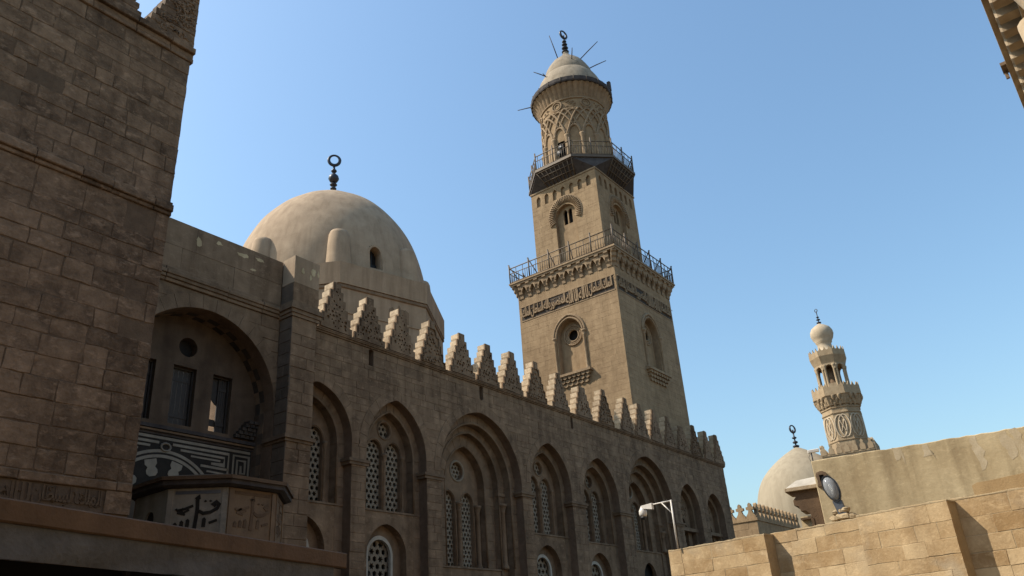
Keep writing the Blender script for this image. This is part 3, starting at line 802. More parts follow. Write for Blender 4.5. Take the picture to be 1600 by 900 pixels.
# inner wall of the porch, with openings to a sunlit court behind
YI = 24.86
IN = Fr((0, YI, 0), 0)
wins = [Rect(12.55, 13.50, 9.78, 11.88), Rect(14.16, 15.05, 9.78, 11.88), Rect(15.72, 16.52, 9.78, 11.88)]
oc = Circ(14.62, 12.62, .36)
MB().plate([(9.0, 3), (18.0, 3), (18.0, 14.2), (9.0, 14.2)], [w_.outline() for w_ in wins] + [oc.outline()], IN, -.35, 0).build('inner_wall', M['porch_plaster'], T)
MB().fbox(IN, 14.1, 15.1, 12.1, 13.1, -.42, -.36).build('oculus_shutter', M['dark'], T)
for k, w_ in enumerate(wins):
    f = MB().plate([(w_.u0 - .01, w_.v0 - .01), (w_.u1 + .01, w_.v0 - .01), (w_.u1 + .01, w_.va + .01), (w_.u0 - .01, w_.va + .01)], [[(w_.u0 + .06, w_.v0 + .06), (w_.u1 - .06, w_.v0 + .06), (w_.u1 - .06, w_.va - .06), (w_.u0 + .06, w_.va - .06)]], IN, -.30, -.18).build('window_frame', M['wood'], T)
    s0, s1 = (w_.u0, w_.u1) if k == 1 else ((w_.u0, w_.u0 + .48) if k == 2 else (w_.u0 + .16, w_.u1))
    if k == 2: s0, s1 = w_.u0 + .40, w_.u1
    sh = MB(); n = 5
    for q in range(n): sh.fbox(IN, s0 + (s1 - s0) * q / n + .006, s0 + (s1 - s0) * (q + 1) / n - .006, w_.v0, w_.va, -.29, -.255)
    sh.fbox(IN, s0, s1, w_.v0 + .3, w_.v0 + .42, -.26, -.235); sh.fbox(IN, s0, s1, w_.va - .5, w_.va - .38, -.26, -.235)
    sh.build('shutter', M['wood'], f)
    if k == 2:
        MB().prism([(w_.u0, w_.va), (w_.u0, w_.v0 + 1.9), (w_.u0 + .10, w_.v0 + 1.35), (w_.u0 + .35, w_.v0 + 1.1), (w_.u1, w_.v0 + .9), (w_.u1, w_.va)], IN, -.34, -.31).build('torn_screen', M['wood'], f)
        MB().fbox(IN, w_.u0, w_.u1, w_.v0 + .28, w_.v0 + .52, -.34, -.315).build('crossbar', M['wood'], f)
# stalactite bracket in the corner
cm = MB()
for k in range(5):
    for q in range(4): cm.fbox(IN, 16.75 + .10 * k + q * .2, 16.92 + .10 * k + q * .2, 9.7 + .13 * k, 9.82 + .13 * k, 0, .16 + .05 * k + .02 * (q % 2))
cm.build('stalactite_bracket', M['dark_voussoir'], T)
cm = MB()
for v0, v1, w in ((9.30, 9.38, .06), (9.38, 9.48, .12), (9.48, 9.60, .2)): cm.fbox(IN, 11.6, 17.6, v0, v1 - .003, .001, w)
cm.build('sill_moulding', M['soffit_wood'], T)
MB().fbox(IN, 11.6, 17.6, 9.40, 9.46, .125, .15).build('gilt_fillet', M['red_marble'], T)
# marble mosaic below the sill
MB().fbox(IN, 11.6, 17.55, 7.2, 9.29, .002, .03).build('mosaic_ground', M['black_marble'], T)
mo = MB(); W0, W1 = .03, .042
def st(p, wd=.07): mo.stroke(p, wd, IN, W0, W1)
cx, cz = 14.2, 6.62
def ringarc(r, a0, a1, n=28): return [(cx + r * math.cos(a0 + (a1 - a0) * i / n), cz + r * math.sin(a0 + (a1 - a0) * i / n)) for i in range(n + 1)]
for r in (2.0, 2.17): st(ringarc(r, .30, math.pi - .30, 36), .10)
st([(11.6, 9.22), (17.5, 9.22)], .09)
for s_ in (-1, 1):
    X_ = lambda d: cx + s_ * d
    st([(X_(.25), 9.06), (X_(2.42), 9.06), (X_(2.42), 8.15)], .085)
    st([(X_(.55), 8.92), (X_(2.26), 8.90), (X_(2.26), 8.64), (X_(1.75), 8.64)], .075)
    st([(X_(.95), 8.78), (X_(2.1), 8.77)], .06)
    st([(X_(1.35), 8.52), (X_(2.42), 8.50)], .08); st([(X_(1.6), 8.36), (X_(2.26), 8.34)], .06); st([(X_(1.8), 8.22), (X_(2.42), 8.20)], .06)
mo.tube([IN(cx + .17 * math.cos(q * .5236), 8.93 + .13 * math.sin(q * .5236), .036) for q in range(12)], .045, 5, True)
st([(16.82, 8.15), (16.82, 9.06), (17.46, 9.06), (17.46, 8.28), (16.98, 8.28), (16.98, 8.90), (17.31, 8.90), (17.31, 8.45), (17.14, 8.45), (17.14, 8.72)], .07)
mo.build('mosaic_bands', M['white_marble'], T)
for k in range(9):                # joggled voussoirs
    a0 = .42 + (math.pi - .84) * k / 9; a1 = .42 + (math.pi - .84) * (k + 1) / 9; am = (a0 + a1) / 2; q = (a1 - a0) / 2
    pts = [(cx + r * math.cos(am + f * q), cz + r * math.sin(am + f * q)) for r, f in ((1.36, -.6), (1.46, -1.05), (1.56, -1.0), (1.66, -.62), (1.76, -.95), (1.92, -.85), (1.92, .85), (1.76, .95), (1.66, .62), (1.56, 1.0), (1.46, 1.05), (1.36, .6))]
    if k % 2: MB().prism(pts[::-1], IN, .031, .043).build('joggled_voussoir', M['white_marble'], T)
# court behind: only what shows through the openings
MB().box(9.0, 18.88, 33, 33.3, 0, 13.5).build('court_wall', M['porch_plaster'], T)

# ================================================================== OCTAGONAL FOUNTAIN KIOSK
kc = (13.8, 21.2); ap = 1.9
T = thing('fountain_kiosk', 'low octagonal marble kiosk with dark eaves and painted Arabic lettering', 'kiosk', (kc[0], kc[1], 0))
rad = ap / math.cos(math.pi / 8)
MB().lathe([(rad - .06, 0), (rad - .06, 6.50)], kc[0], kc[1], 8, math.pi / 8, False, capb=True).build('kiosk_core', M['dark'], T)
for k in range(8):
    ang = k * math.pi / 4 + math.pi        # outward direction of this face
    nx, ny = math.cos(ang), math.sin(ang)
    fr = Fr((kc[0] + nx * ap, kc[1] + ny * ap, 0), ang + math.pi / 2)
    s = rad * math.sin(math.pi / 8)
    if k == 0:
        MB().plate([(-s, .2), (s, .2), (s, 6.52), (-s, 6.52)], [Arch(.02, .20, 5.82, 6.04, 5.2).outline()], fr, -.05, 0).build('side_panel', M['kiosk_marble'], T)
        continue
    mt = M['red_marble'] if k >= 2 else M['kiosk_marble']
    MB().fbox(fr, -s, s, .2, 6.52, -.05, 0).build('side_panel', mt, T)
    ed = MB()
    for sg in (-1, 1): ed.fbox(fr, *sorted((sg * (s - .02), sg * (s - .15))), .2, 6.50, 0, .03)
    ed.build('edge_strip', M['red_marble'] if k >= 2 else M['kiosk_marble'], T)
    if k in (1, 2, 3):
        ink = M['black_marble'] if k == 1 else M['beam']
        MB().fbox(fr, -s + .2, s - .2, 6.36, 6.45, .001, .012).build('dark_stripe', M['grey_metal'] if k == 1 else M['beam'], T)
        le = MB()
        # tall upright, bowl of the letter with two dots, short strokes to the left, feet below
        LV = lambda v: 5.42 + (v - 4.35) * .59
        def ls(p, wd): le.stroke([(a_ * .95, LV(b_)) for a_, b_ in p], wd * 1.15, fr, .002, .016)
        def lp(p): le.prism([(a_ * .95, LV(b_)) for a_, b_ in p], fr, .002, .016)
        ls([(.0, 5.80), (.02, 5.2), (-.02, 4.35)], .085); ls([(-.06, 5.72), (.05, 5.86), (.06, 5.70)], .05)
        ls([(.06, 5.18), (.18, 5.06), (.38, 5.10), (.56, 5.26), (.60, 5.44), (.52, 5.56), (.44, 5.46), (.52, 5.36)], .075)
        for d in (.22, .36): lp([(d - .05, 5.60), (d, 5.55), (d + .05, 5.60), (d, 5.66)])
        ls([(-.10, 5.42), (-.32, 5.28), (-.52, 5.22), (-.56, 5.30)], .06); ls([(-.20, 5.24), (-.34, 5.12), (-.46, 5.20), (-.36, 5.30)], .05)
        ls([(-.52, 5.12), (-.30, 5.02)], .05)
        for d, h in ((-.55, .18), (-.38, .26), (-.22, .32), (.22, .36)): ls([(d, 4.45), (d + .01, 4.45 + h)], .085); lp([(d - .055, 4.44 + h), (d + .06, 4.44 + h), (d + .01, 4.53 + h)])
        ls([(.36, 4.62), (.58, 4.74)], .06)
        le.build('lettering', ink, T)
    if k == 3: pass
er = 2.15 / math.cos(math.pi / 8)
MB().lathe([(er - .16, 6.53), (er - .02, 6.58), (er - .02, 6.70)], kc[0], kc[1], 8, math.pi / 8, False, capb=True).build('eaves', M['soffit_wood'], T)
MB().lathe([(er + .05, 6.703), (er + .05, 6.80), (er - .8, 7.0), (.2, 7.1)], kc[0], kc[1], 8, math.pi / 8, False, capb=True).build('roof_board', M['beam'], T)

# ================================================================== LARGE DOME ON ITS OCTAGON
def finial(name, par, cx, cy, z0, h, r, beads, ring, face, mat, tilt=0.0):
    """beads on a rod with an open ring on top"""
    f = MB().tube([(cx, cy, z0), (cx, cy, z0 + h * .8)], r * .22, 8)
    o = f.build(name, mat, par)
    for zf, rr, hh in beads:
        z = z0 + h * zf; rb = r * rr; hb = h * hh
        MB().lathe([(rb * .25, z - hb), (rb * .7, z - hb * .75), (rb, z - hb * .2), (rb * .85, z + hb * .35), (rb * .45, z + hb * .75), (rb * .22, z + hb)], cx, cy, 16, capb=True).build('bead', mat, o)
    c = Vector((cx, cy, z0 + h - ring)); uu = Vector((math.cos(face), math.sin(face), 0))
    pts = [c + uu * ring * .92 * math.cos(q * math.pi / 14) + Vector((0, 0, ring * math.sin(q * math.pi / 14))) for q in range(28)]
    rr = [ring * .27 * (1 - .35 * max(0, math.sin(q * math.pi / 14))) for q in range(28)]
    MB().tube(pts, rr, 8, True).build('ring', mat, o)
    return o

DC = (30.0, 35.6); DROT = R_(-13.5)
T = thing('domed_tomb_chamber', 'large smooth plastered dome on an octagonal drum behind the facade', 'dome', (DC[0], DC[1], .267))
DOME = T
dap = 6.7; drad = dap / math.cos(math.pi / 8)
a0 = DROT + math.pi / 8
oc8 = lambda r, z: (r / math.cos(math.pi / 8), z)
MB().lathe([oc8(6.62, .267), oc8(6.62, 20.72)], *DC, 8, a0, False, capb=True).build('drum', M['drum'], T)
MB().lathe([oc8(6.60, 20.46), oc8(6.70, 20.52), oc8(6.70, 20.66), oc8(6.62, 20.68)], *DC, 8, a0, False).build('drum_cornice', M['recess'], T)
MB().lathe([oc8(6.72, 20.725), oc8(6.74, 22.0), oc8(6.50, 22.02), oc8(6.45, 21.5)], *DC, 8, a0, False, capb=True).build('parapet', M['drum'], T)
fm = MB()
for k in range(8):               # low panel with a raised border on each side of the drum
    A = DROT + k * math.pi / 4
    fr = Fr((DC[0] + math.cos(A) * 6.62, DC[1] + math.sin(A) * 6.62, 0), A + math.pi / 2)
    MB().fbox(fr, -2.5, 2.5, 19.05, 19.17, -.05, .05).build('drum_fillet', M['drum'], T)
    MB().prism([(.3, 19.2), (1.6, 19.2), (1.6, 19.9), (1.35, 20.05), (1.2, 19.8), (.95, 20.25), (.7, 19.8), (.55, 20.05), (.3, 19.9)], fr, -.05, .015).build('stucco_crest', M['recess'], T)
dz0, dzs, dR, dH = 21.6, 22.1, 6.04, 7.98
prof = [(dR + .02, dz0)] + [(dR * math.cos(t) ** .93, dzs + dH * math.sin(t)) for t in [math.pi / 2 * i / 40 for i in range(41)]]
prof[-1] = (.02, dzs + dH)
wa = DROT - math.pi / 2 - .03         # small window on the side towards the facade
def hole(a, z):
    d = (a - wa + math.pi) % (2 * math.pi) - math.pi; x = abs(d) * 6.0
    return 22.5 < z < 24.1 and x < .40 * (1 if z < 23.65 else max(0, 1 - ((z - 23.65) / .45) ** 2) ** .5)
dprof = []
for (ra, za), (rb, zb) in zip(prof[:-1], prof[1:]):
    n = max(1, int((zb - za) / .09)) if 21.9 < za < 24.5 else 1
    dprof += [(ra + (rb - ra) * q / n, za + (zb - za) * q / n) for q in range(n)]
dprof.append(prof[-1])
rd = random.Random(2); ph = [rd.uniform(0, 6.28) for _ in range(8)]
def wav(i, r, z): 
    a = 2 * math.pi * i / 288
    return .018 * math.sin(3 * a + z * .7 + ph[0]) + .015 * math.sin(7 * a - z * 1.3 + ph[1]) + .012 * math.sin(13 * a + 2.1 * z + ph[2]) if r > 1 else 0
MB().lathe(dprof, *DC, 288, 0, True, hole, wav).build('dome_shell', M['dome'], T)
MB().lathe([(5.3, 21), (5.3, 25), (3, 27)], *DC, 24, 0, True).build('inner_dark', M['dark'], T)
fr = Fr((DC[0] + math.cos(wa) * 5.82, DC[1] + math.sin(wa) * 5.82, 0), wa + math.pi / 2)
MB().plate(Arch(0, .46, 23.55, 24.12, 22.4).outline(), [Arch(0, .36, 23.55, 23.98, 22.52).outline()], fr, -.75, .10).build('window_frame', M['dome'], T)
MB().fbox(fr, -.36, .36, 22.6, 23.1, -.5, -.46).fbox(fr, -.02, .02, 22.6, 23.9, -.4, -.36).build('window_grate', M['black_metal'], T)
for k in range(8):
    A = DROT + math.pi / 8 + k * math.pi / 4
    bx, by = DC[0] + math.cos(A) * 5.82, DC[1] + math.sin(A) * 5.82
    MB().lathe([(.80, 21.7), (.74, 22.6), (.66, 23.6), (.58, 24.35), (.50, 24.55), (.3, 24.66), (.02, 24.7)], bx, by, 24, 0, True).build('buttress', M['dome'], T)
finial('finial', T, DC[0], DC[1], dzs + dH - .05, 3.80, .36, [(.30, .6, .03), (.38, .7, .03), (.52, 1.0, .10), (.67, .55, .04)], .40, YAW - math.pi / 2 + .25, M['bronze'])

DOME.location = (36.0, 42.72, 0); DOME.scale = (1.2, 1.2, 1.2)

# ================================================================== MAIN MINARET
TX0, TX1, TY0, TY1 = 49.0, 58.2, 25.45, 34.6
MC = (53.6, 30.03)
T = thing('square_minaret', 'tall stone minaret of two square storeys and a round carved top with iron railings', 'minaret', (MC[0], MC[1], 14.2))
rng = random.Random(31)
FLt = Fr((TX0, TY1, 0), -math.pi / 2); FRt = Fr((TX0, TY0, 0), 0)       # left (sunlit) and right (street) faces
WL = TY1 - TY0; WR = TX1 - TX0
b = MB(); b.box(TX0 + 1.5, TX1 - .03, TY0 + 1.5, TY1 - .03, 14.2, 29.9); b.box(TX0 + .59, TX0 + 1.5, TY1 - .6, TY1 - .03, 14.2, 29.9); b.box(TX1 - .6, TX1 - .03, TY0 + .59, TY0 + 1.5, 14.2, 29.9); b.build('shaft_core', M['tower_trim'], T)
for fr, wid, uc, other in ((FLt, WL, TY1 - 30.03, 0), (FRt, WR, 53.65 - TX0, 1)):
    ni = Arch(uc, 1.12, 24.35, 25.62, 21.25)
    MB().plate([(.03, 14.2), (wid - .03, 14.2), (wid - .03, 29.9), (.03, 29.9)], [ni.outline(14)], fr, -.60, -.03).build('shaft_face', M['tower_trim'], T)
    band = Rect(.25, wid - .2, 26.78, 27.95)
    polys = masonry(rng, 0, wid, 14.3, 28.72, .40, .55, 1.15, [ni, band], cut=(24.35, 21.25, 26.78, 27.95), gap=.005)
    lay(polys, fr, M['tower'], T, rng, 'stone_block', (-.006, .0), -.06, .004, .003, 150, .6)
    # niche: back, round window, columns, sill on stalactites
    ocu = Circ(uc + .03, 24.42, .42)
    MB().plate(Arch(uc, 1.2, 24.35, 25.72, 21.2).outline(14), [ocu.outline()], fr, -.595, -.50).build('niche_back', M['tower'], T)
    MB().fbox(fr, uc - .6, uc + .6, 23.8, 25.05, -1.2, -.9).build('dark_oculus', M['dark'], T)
    for rr, w, tr in ((.50, -.50, .07), (.66, -.49, .06), (.80, -.46, .07)):
        MB().tube([fr(ocu.uc + rr * math.cos(q * .2244), ocu.vc + rr * math.sin(q * .2244), w) for q in range(28)], tr, 6, True).build('oculus_moulding', M['tower_trim'], T)
    m_ = MB(); roll(m_, fr, Arch(uc, 1.22, 24.35, 25.74, 24.35), .02, .09, 14, False); roll(m_, fr, Arch(uc, 1.42, 24.35, 25.98, 24.35), .03, .11, 14, False); m_.build('niche_moulding', M['tower_trim'], T)
    for s in (-1, 1):
        cm = MB(); colonnette(cm, fr, uc + s * 1.34, .04, 21.2, 24.36, .115); cm.build('colonnette', M['tower_trim'], T)
    cm = MB()
    for k, (v0, v1, w, hw) in enumerate(((21.02, 21.2, .42, 1.72), (20.75, 21.02, .33, 1.62), (20.48, 20.75, .22, 1.5), (20.2, 20.48, .12, 1.36))):
        if k == 0: cm.fbox(fr, uc - hw, uc + hw, v0, v1, -.05, w)
        else:
            n = 9 - k
            for q in range(n):
                c0 = uc - hw + 2 * hw * q / n; c1 = uc - hw + 2 * hw * (q + 1) / n
                cm.prism([(c0 + .04, v1), (c0 + .04, v0 + .1), ((c0 + c1) / 2, v0), (c1 - .04, v0 + .1), (c1 - .04, v1)], fr, -.05, w)
    cm.build('niche_sill', M['tower_trim'], T)
    # lettering band
    bd = MB().fbox(fr, .25, wid - .2, 26.80, 27.93, -.06, -.022)
    bo = bd.build('inscription_ground', M['dark_voussoir'], T)
    le = MB()
    W4 = (wid - .6) / 4
    for k, tx in enumerate(('السلطان الملك', 'المنصور بالله', 'لا اله الا الله', 'الملك السلطان')):
        letter_mesh(tx, le, fr, .32 + k * W4, .32 + (k + 1) * W4 - .04, 26.84, 27.90, -.05, .10)
    for k in range(int(wid / .24)):              # small marks that fill the ground between the tall letters
        q_ = .4 + k * .24; h_ = rng.uniform(27.45, 27.8)
        le.tube([fr(q_ + .07 * math.cos(t_ + k), h_ + .05 * math.sin(t_ + k), .0) for t_ in (0, .9, 1.8, 2.7, 3.6)], .022, 4)
    le.build('inscription', M['tower_trim'], T)
    fb = MB().fbox(fr, .2, wid - .15, 26.70, 26.78, -.05, .03).fbox(fr, .2, wid - .15, 27.95, 28.02, -.05, .03).build('inscription_border', M['tower_trim'], T)
# stalactite cornice below the first gallery, all four sides
cs = [FLt, FRt, Fr((TX1, TY0, 0), math.pi / 2), Fr((TX1, TY1, 0), math.pi)]
ws = [WL, WR, WL, WR]
brk = MB(); n = 11
f0 = Fr((0, 0, 0), 0)
brk_prof = [(a_ * .56, b_) for a_, b_ in [(0, 28.72), (.10, 28.72), (.14, 28.98), (.30, 29.10), (.34, 29.34), (.52, 29.46), (.56, 29.70), (.74, 29.80), (.74, 29.93), (0, 29.93)]]
for fr, wid in zip(cs, ws):
    ca = math.atan2(fr.n.y, fr.n.x) + math.pi / 4
    sd = Fr(fr(wid, 0, 0) - Vector((math.cos(ca), math.sin(ca), 0)) * .12, ca); sd.o = sd.o - sd.n * 0
    MB().prism([(a_ * 1.35, b_ - .003) for a_, b_ in brk_prof], sd, -.2, .2).build('corner_bracket', M['tower_trim'], T)
    for k in range(n):
        u = wid * (k + .5) / n
        sd = Fr(fr(u - .17, 0, 0), math.atan2(fr.n.y, fr.n.x))        # side profile axes: u = out of the wall
        m_ = MB().prism(brk_prof, sd, -.34, 0)
        m_.build('bracket', M['tower_trim'], T)
        if k < n - 1:
            u2_ = wid * (k + 1) / n; hw = wid / n / 2 - .14
            MB().plate([(u2_ - hw, 29.20), (u2_ - hw + .02, 29.20), (u2_ - .06, 29.62), (u2_ + .06, 29.62), (u2_ + hw - .02, 29.20), (u2_ + hw, 29.20), (u2_ + hw, 29.93), (u2_ - hw, 29.93)], [], fr, .10, .29).build('hood', M['tower_trim'], T)
pm = MB(); e = .43
pm.box(TX0 - e, TX1 + e, TY0 - e, TY1 + e, 29.935, 30.08); pm.box(TX0 - e - .07, TX1 + e + .07, TY0 - e - .07, TY1 + e + .07, 30.083, 30.22)
pm.build('gallery_floor', M['tower_trim'], T)

def railing(corners, z, h, step, r, par, mat, brace=True):
    m = MB(); n = len(corners)
    cen = sum((Vector(c) for c in corners), Vector((0, 0))) / n
    rr = random.Random(int(z))
    for i in range(n):
        a, b = Vector(corners[i]), Vector(corners[(i + 1) % n]); L = (b - a).length; t = (b - a) / L
        for zz, q in ((h, 1.1), (h * .66, .8), (.10, .8)): m.tube([(a.x, a.y, z + zz), (b.x, b.y, z + zz)], r * q, 5)
        k = int(L / step)
        for j in range(k):
            p = a + t * (j * L / k); top = h * .66 if j % 3 else h
            if j % 8 == 0: continue
            m.tube([(p.x, p.y, z), (p.x + rr.uniform(-.02, .02), p.y, z + top)], r * .75, 4)
        k = max(1, round(L / 2.1))
        for j in range(k):
            p = a + t * (j * L / k); w = (cen - p).normalized()
            m.tube([(p.x, p.y, z), (p.x - w.x * .04, p.y - w.y * .04, z + h * 1.25)], r * 1.5, 5)
            if brace:
                q = p + w * .95
                m.tube([(p.x - w.x * .1, p.y - w.y * .1, z + h * 1.25), (q.x, q.y, z + .02)], r * 1.1, 5)
    return m.build('railing', mat, par)
e = .40
railing([(TX0 - e, TY0 - e), (TX0 - e, TY1 + e), (TX1 + e, TY1 + e), (TX1 + e, TY0 - e)], 30.22, 1.40, .22, .043, T, M['iron'])

# second storey
h2 = 3.3
S0, S1, S2, S3 = MC[0] - h2, MC[0] + h2, MC[1] - h2, MC[1] + h2
G1 = Fr((S0, S3, 0), -math.pi / 2); G2 = Fr((S0, S2, 0), 0)
MB().box(S0 + 1.4, S1 - .03, S2 + 1.4, S3 - .03, 30.22, 38.8).box(S0 + .49, S0 + 1.4, S3 - .5, S3 - .03, 30.22, 38.8).box(S1 - .5, S1 - .03, S2 + .49, S2 + 1.4, 30.22, 38.8).build('upper_core', M['tower_trim'], T)
for fr in (G1, G2):
    uc = h2
    hs = Arch(uc, 1.02, 35.55, 36.62, 30.4)
    smalls = [Arch(uc - 2.55 + .85 * k, .21, 38.1, 38.42, 37.42) for k in range(7)]
    sm_plate = [s.outline(5) for s in smalls]
    MB().plate([(.03, 30.22), (2 * h2 - .03, 30.22), (2 * h2 - .03, 38.78), (.03, 38.78)], [hs.outline(14)] + sm_plate, fr, -.50, -.03).build('upper_face', M['tower_trim'], T)
    polys = masonry(rng, 0, 2 * h2, 30.3, 38.78, .44, .6, 1.15, [hs] + smalls, cut=(35.55, 37.42), gap=.005)
    lay(polys, fr, M['tower'], T, rng, 'upper_stone', (-.006, .0), -.06, .004, .003, 75, .6)
    lan = [Arch(uc + s * .24 + .05, .19, 36.0, 36.28, 34.85) for s in (-1, 1)]
    MB().plate(Arch(uc, 1.1, 35.55, 36.7, 30.3).outline(14), [l.outline(5) for l in lan], fr, -.495, -.34).build('niche_back', M['tower'], T)
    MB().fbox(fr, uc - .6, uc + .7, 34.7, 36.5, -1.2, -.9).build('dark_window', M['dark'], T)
    for s in smalls: MB().fbox(fr, s.uc - .3, s.uc + .3, 37.3, 38.55, -.44, -.18).build('small_niche_back', M['tower'], T)
    # horseshoe moulding of radial ribs
    for k in range(34):
        a = -.42 + (math.pi + .84) * k / 33; c, s_ = math.cos(a), math.sin(a)
        MB().tube([fr(uc + 1.05 * c, 35.68 + 1.05 * s_ * 1.06, .03), fr(uc + 1.45 * c, 35.68 + 1.45 * s_ * 1.06, .13), fr(uc + 1.62 * c, 35.68 + 1.62 * s_ * 1.06, .03)], .055, 5).build('horseshoe_rib', M['tower_trim'], T)
    rp = [fr(uc + 1.64 * math.cos(-.45 + (math.pi + .9) * k / 30), 35.68 + 1.64 * 1.06 * math.sin(-.45 + (math.pi + .9) * k / 30), .0) for k in range(31)]
    MB().tube(rp, .07, 6).build('horseshoe_moulding', M['tower_trim'], T)
MB().box(S0 - .06, S1 + .06, S2 - .06, S3 + .06, 38.79, 38.93).build('upper_fillet', M['tower_trim'], T)
# timber gallery: square below, octagon above
oct8 = [(MC[0] + 4.73 * math.cos(math.pi / 8 + k * math.pi / 4), MC[1] + 4.73 * math.sin(math.pi / 8 + k * math.pi / 4)) for k in range(8)]
sq = []
for k in range(8):
    c, s_ = math.cos(math.pi / 8 + k * math.pi / 4), math.sin(math.pi / 8 + k * math.pi / 4); q = max(abs(c), abs(s_))
    sq.append((MC[0] + 3.36 * c / q, MC[1] + 3.36 * s_ / q))
for i in (1, 3, 5, 7): pass
V = [(x, y, 38.94) for x, y in sq] + [(x, y, 40.05) for x, y in oct8]
m_ = MB(); m_.add(V, [(i, (i + 1) % 8, 8 + (i + 1) % 8, 8 + i) for i in range(8)] + [tuple(range(7, -1, -1))])
crn = [(S0 - .02, S2 - .02), (S1 + .02, S2 - .02), (S1 + .02, S3 + .02), (S0 - .02, S3 + .02)]
m_.build('gallery_soffit', M['soffit_wood'], T)
for i in range(8):
    a_, b_ = Vector((*sq[i], 38.94)), Vector((*sq[(i + 1) % 8], 38.94)); c_, d_ = Vector((*oct8[i], 40.05)), Vector((*oct8[(i + 1) % 8], 40.05))
    ou = Vector((math.cos(math.pi / 4 * (i + 1)), math.sin(math.pi / 4 * (i + 1)), -.9)).normalized() * .03
    for q in range(9):
        t_ = q / 8; MB().tube([a_.lerp(b_, t_) + ou, c_.lerp(d_, t_) + ou], .05, 4).build('joist', M['iron'], T)
    for t_ in (.33, .66, .95): MB().tube([a_.lerp(c_, t_) + ou, b_.lerp(d_, t_) + ou], .045, 4).build('soffit_moulding', M['iron'], T)
for k in range(4):              # the corners of the square under the slanting sides
    cx_, cy_ = crn[k]
    idx = {0: (4, 5), 1: (6, 7), 2: (0, 1), 3: (2, 3)}[k]
    P = [(cx_, cy_, 38.94)] + [(sq[i][0], sq[i][1], 38.945) for i in idx] + [(oct8[i][0], oct8[i][1], 40.04) for i in idx]
    MB().add(P, [(0, 1, 3), (0, 4, 2), (0, 3, 4), (1, 2, 4, 3)]).build('corner_brace', M['soffit_wood'], T)
er_ = lambda r, z: (r, z)
MB().lathe([(4.73, 40.055), (4.86, 40.06), (4.86, 40.30), (4.7, 40.32), (3.0, 40.33)], *MC, 8, math.pi / 8, False, capb=True).build('gallery_deck', M['iron'], T)
railing([(MC[0] + 4.72 * math.cos(-math.pi / 8 - k * math.pi / 4), MC[1] + 4.72 * math.sin(-math.pi / 8 - k * math.pi / 4)) for k in range(8)], 40.33, 1.40, .22, .043, T, M['iron'], False)

# round top storey
vd = math.atan2(-MC[1], -MC[0])                     # direction towards the viewer
def dhole(a, z):
    d = (a - da + math.pi) % (2 * math.pi) - math.pi
    return 40.4 < z < 43.15 and abs(d) * 3 < .40
da = vd - math.asin(1.33 / 3.0)
prof = [(3.0, 40.33 + .1 * k) for k in range(83)]
MB().lathe(prof, *MC, 180, 0, True, dhole).build('round_shaft', M['tower'], T)
MB().lathe([(2.3, 40.2), (2.3, 48)], *MC, 24).build('inner_dark', M['dark'], T)
def cyl(a, z, r=3.0): return Vector((MC[0] + r * math.cos(a), MC[1] + r * math.sin(a), z))
NB = 14; pit = 2 * math.pi / NB
for k in range(NB):
    a = da + (k + .5) * pit
    p = cyl(a, 0, 3.02)
    MB().lathe([(.24, 40.35), (.24, 40.6), (.20, 40.7), (.20, 43.2), (.28, 43.45), (.29, 43.6)], p.x, p.y, 10).build('colonnette', M['tower_trim'], T)
    # arch between two columns and the crossing ribs above
    m_ = MB()
    c = da + k * pit; hw = pit / 2 * .80
    m_.tube([cyl(c + hw * math.cos(t), 43.6 + .95 * math.sin(t), 3.04) for t in [math.pi * q / 12 for q in range(13)]], .12, 6)
    for s in (-1, 1):
        m_.tube([cyl(c + s * (-pit * .5 + pit * t), 43.65 + 2.75 * math.sin(t * 1.35) / math.sin(1.35), 3.04 + .02 * s) for t in [q / 14 for q in range(15)]], .11, 6)
        m_.tube([cyl(c + s * (pit * .02 + pit * .98 * t), 44.6 + 1.7 * math.sin(t * 1.4), 3.05 - .02 * s) for t in [q / 12 for q in range(13)]], .09, 6)
    m_.build('arch_rib', M['tower_trim'], T)
    if k % 2 == 0:
        MB().tube([cyl(c + .155 * math.cos(q * .2856), 46.93 + .46 * math.sin(q * .2856), 3.05) for q in range(22)], .085, 6, True).tube([cyl(c + .09 * math.cos(q * .571), 46.93 + .27 * math.sin(q * .571), 3.03) for q in range(11)], .05, 5, True).build('medallion', M['tower_trim'], T)
    else:
        m_ = MB(); r6 = random.Random(k)
        for q in range(9):
            aa = c + r6.uniform(-.16, .16); z = r6.uniform(46.6, 47.2)
            m_.tube([cyl(aa + .03 * math.cos(w), z + .1 * math.sin(w), 3.02) for w in (0, .9, 1.8, 2.7, 3.6)], .035, 5)
        m_.build('carved_scroll', M['tower_trim'], T)['kind'] = 'stuff'
for z, r in ((46.35, .07), (47.52, .10), (48.3, .05)):
    MB().tube([cyl(q * math.pi / 30, z, 3.03) for q in range(60)], r, 6, True).build('ring_moulding', M['tower_trim'], T)
# flared, fluted crown
NF = 294
def flute(i, r, z): return .13 * abs(math.sin(math.pi * i / NF * 42)) ** .7 if z > 47.6 else 0
MB().lathe([(3.02, 47.55), (3.10, 47.9), (3.22, 48.25), (3.38, 48.55), (3.54, 48.78), (3.62, 48.86)], *MC, NF, 0, True, None, flute).build('fluted_crown', M['tower_trim'], T)
MB().lathe([(3.4, 48.865), (3.82, 48.87), (3.86, 49.0), (3.84, 49.36), (3.7, 49.42), (3.2, 49.45)], *MC, 40, 0, False, capb=True).build('crown_rim', M['soffit_wood'], T)
for k in range(20):
    a = k * 2 * math.pi / 20; MB().tube([cyl(a, 48.9, 3.86), cyl(a, 49.4, 3.85)], .04, 4).build('rim_strap', M['iron'], T)
MB().lathe([(3.42, 49.3), (3.36, 49.7), (3.1, 50.5), (2.86, 51.1), (2.62, 51.55), (2.44, 51.78)], *MC, 64).build('cap_lower', M['cap'], T)
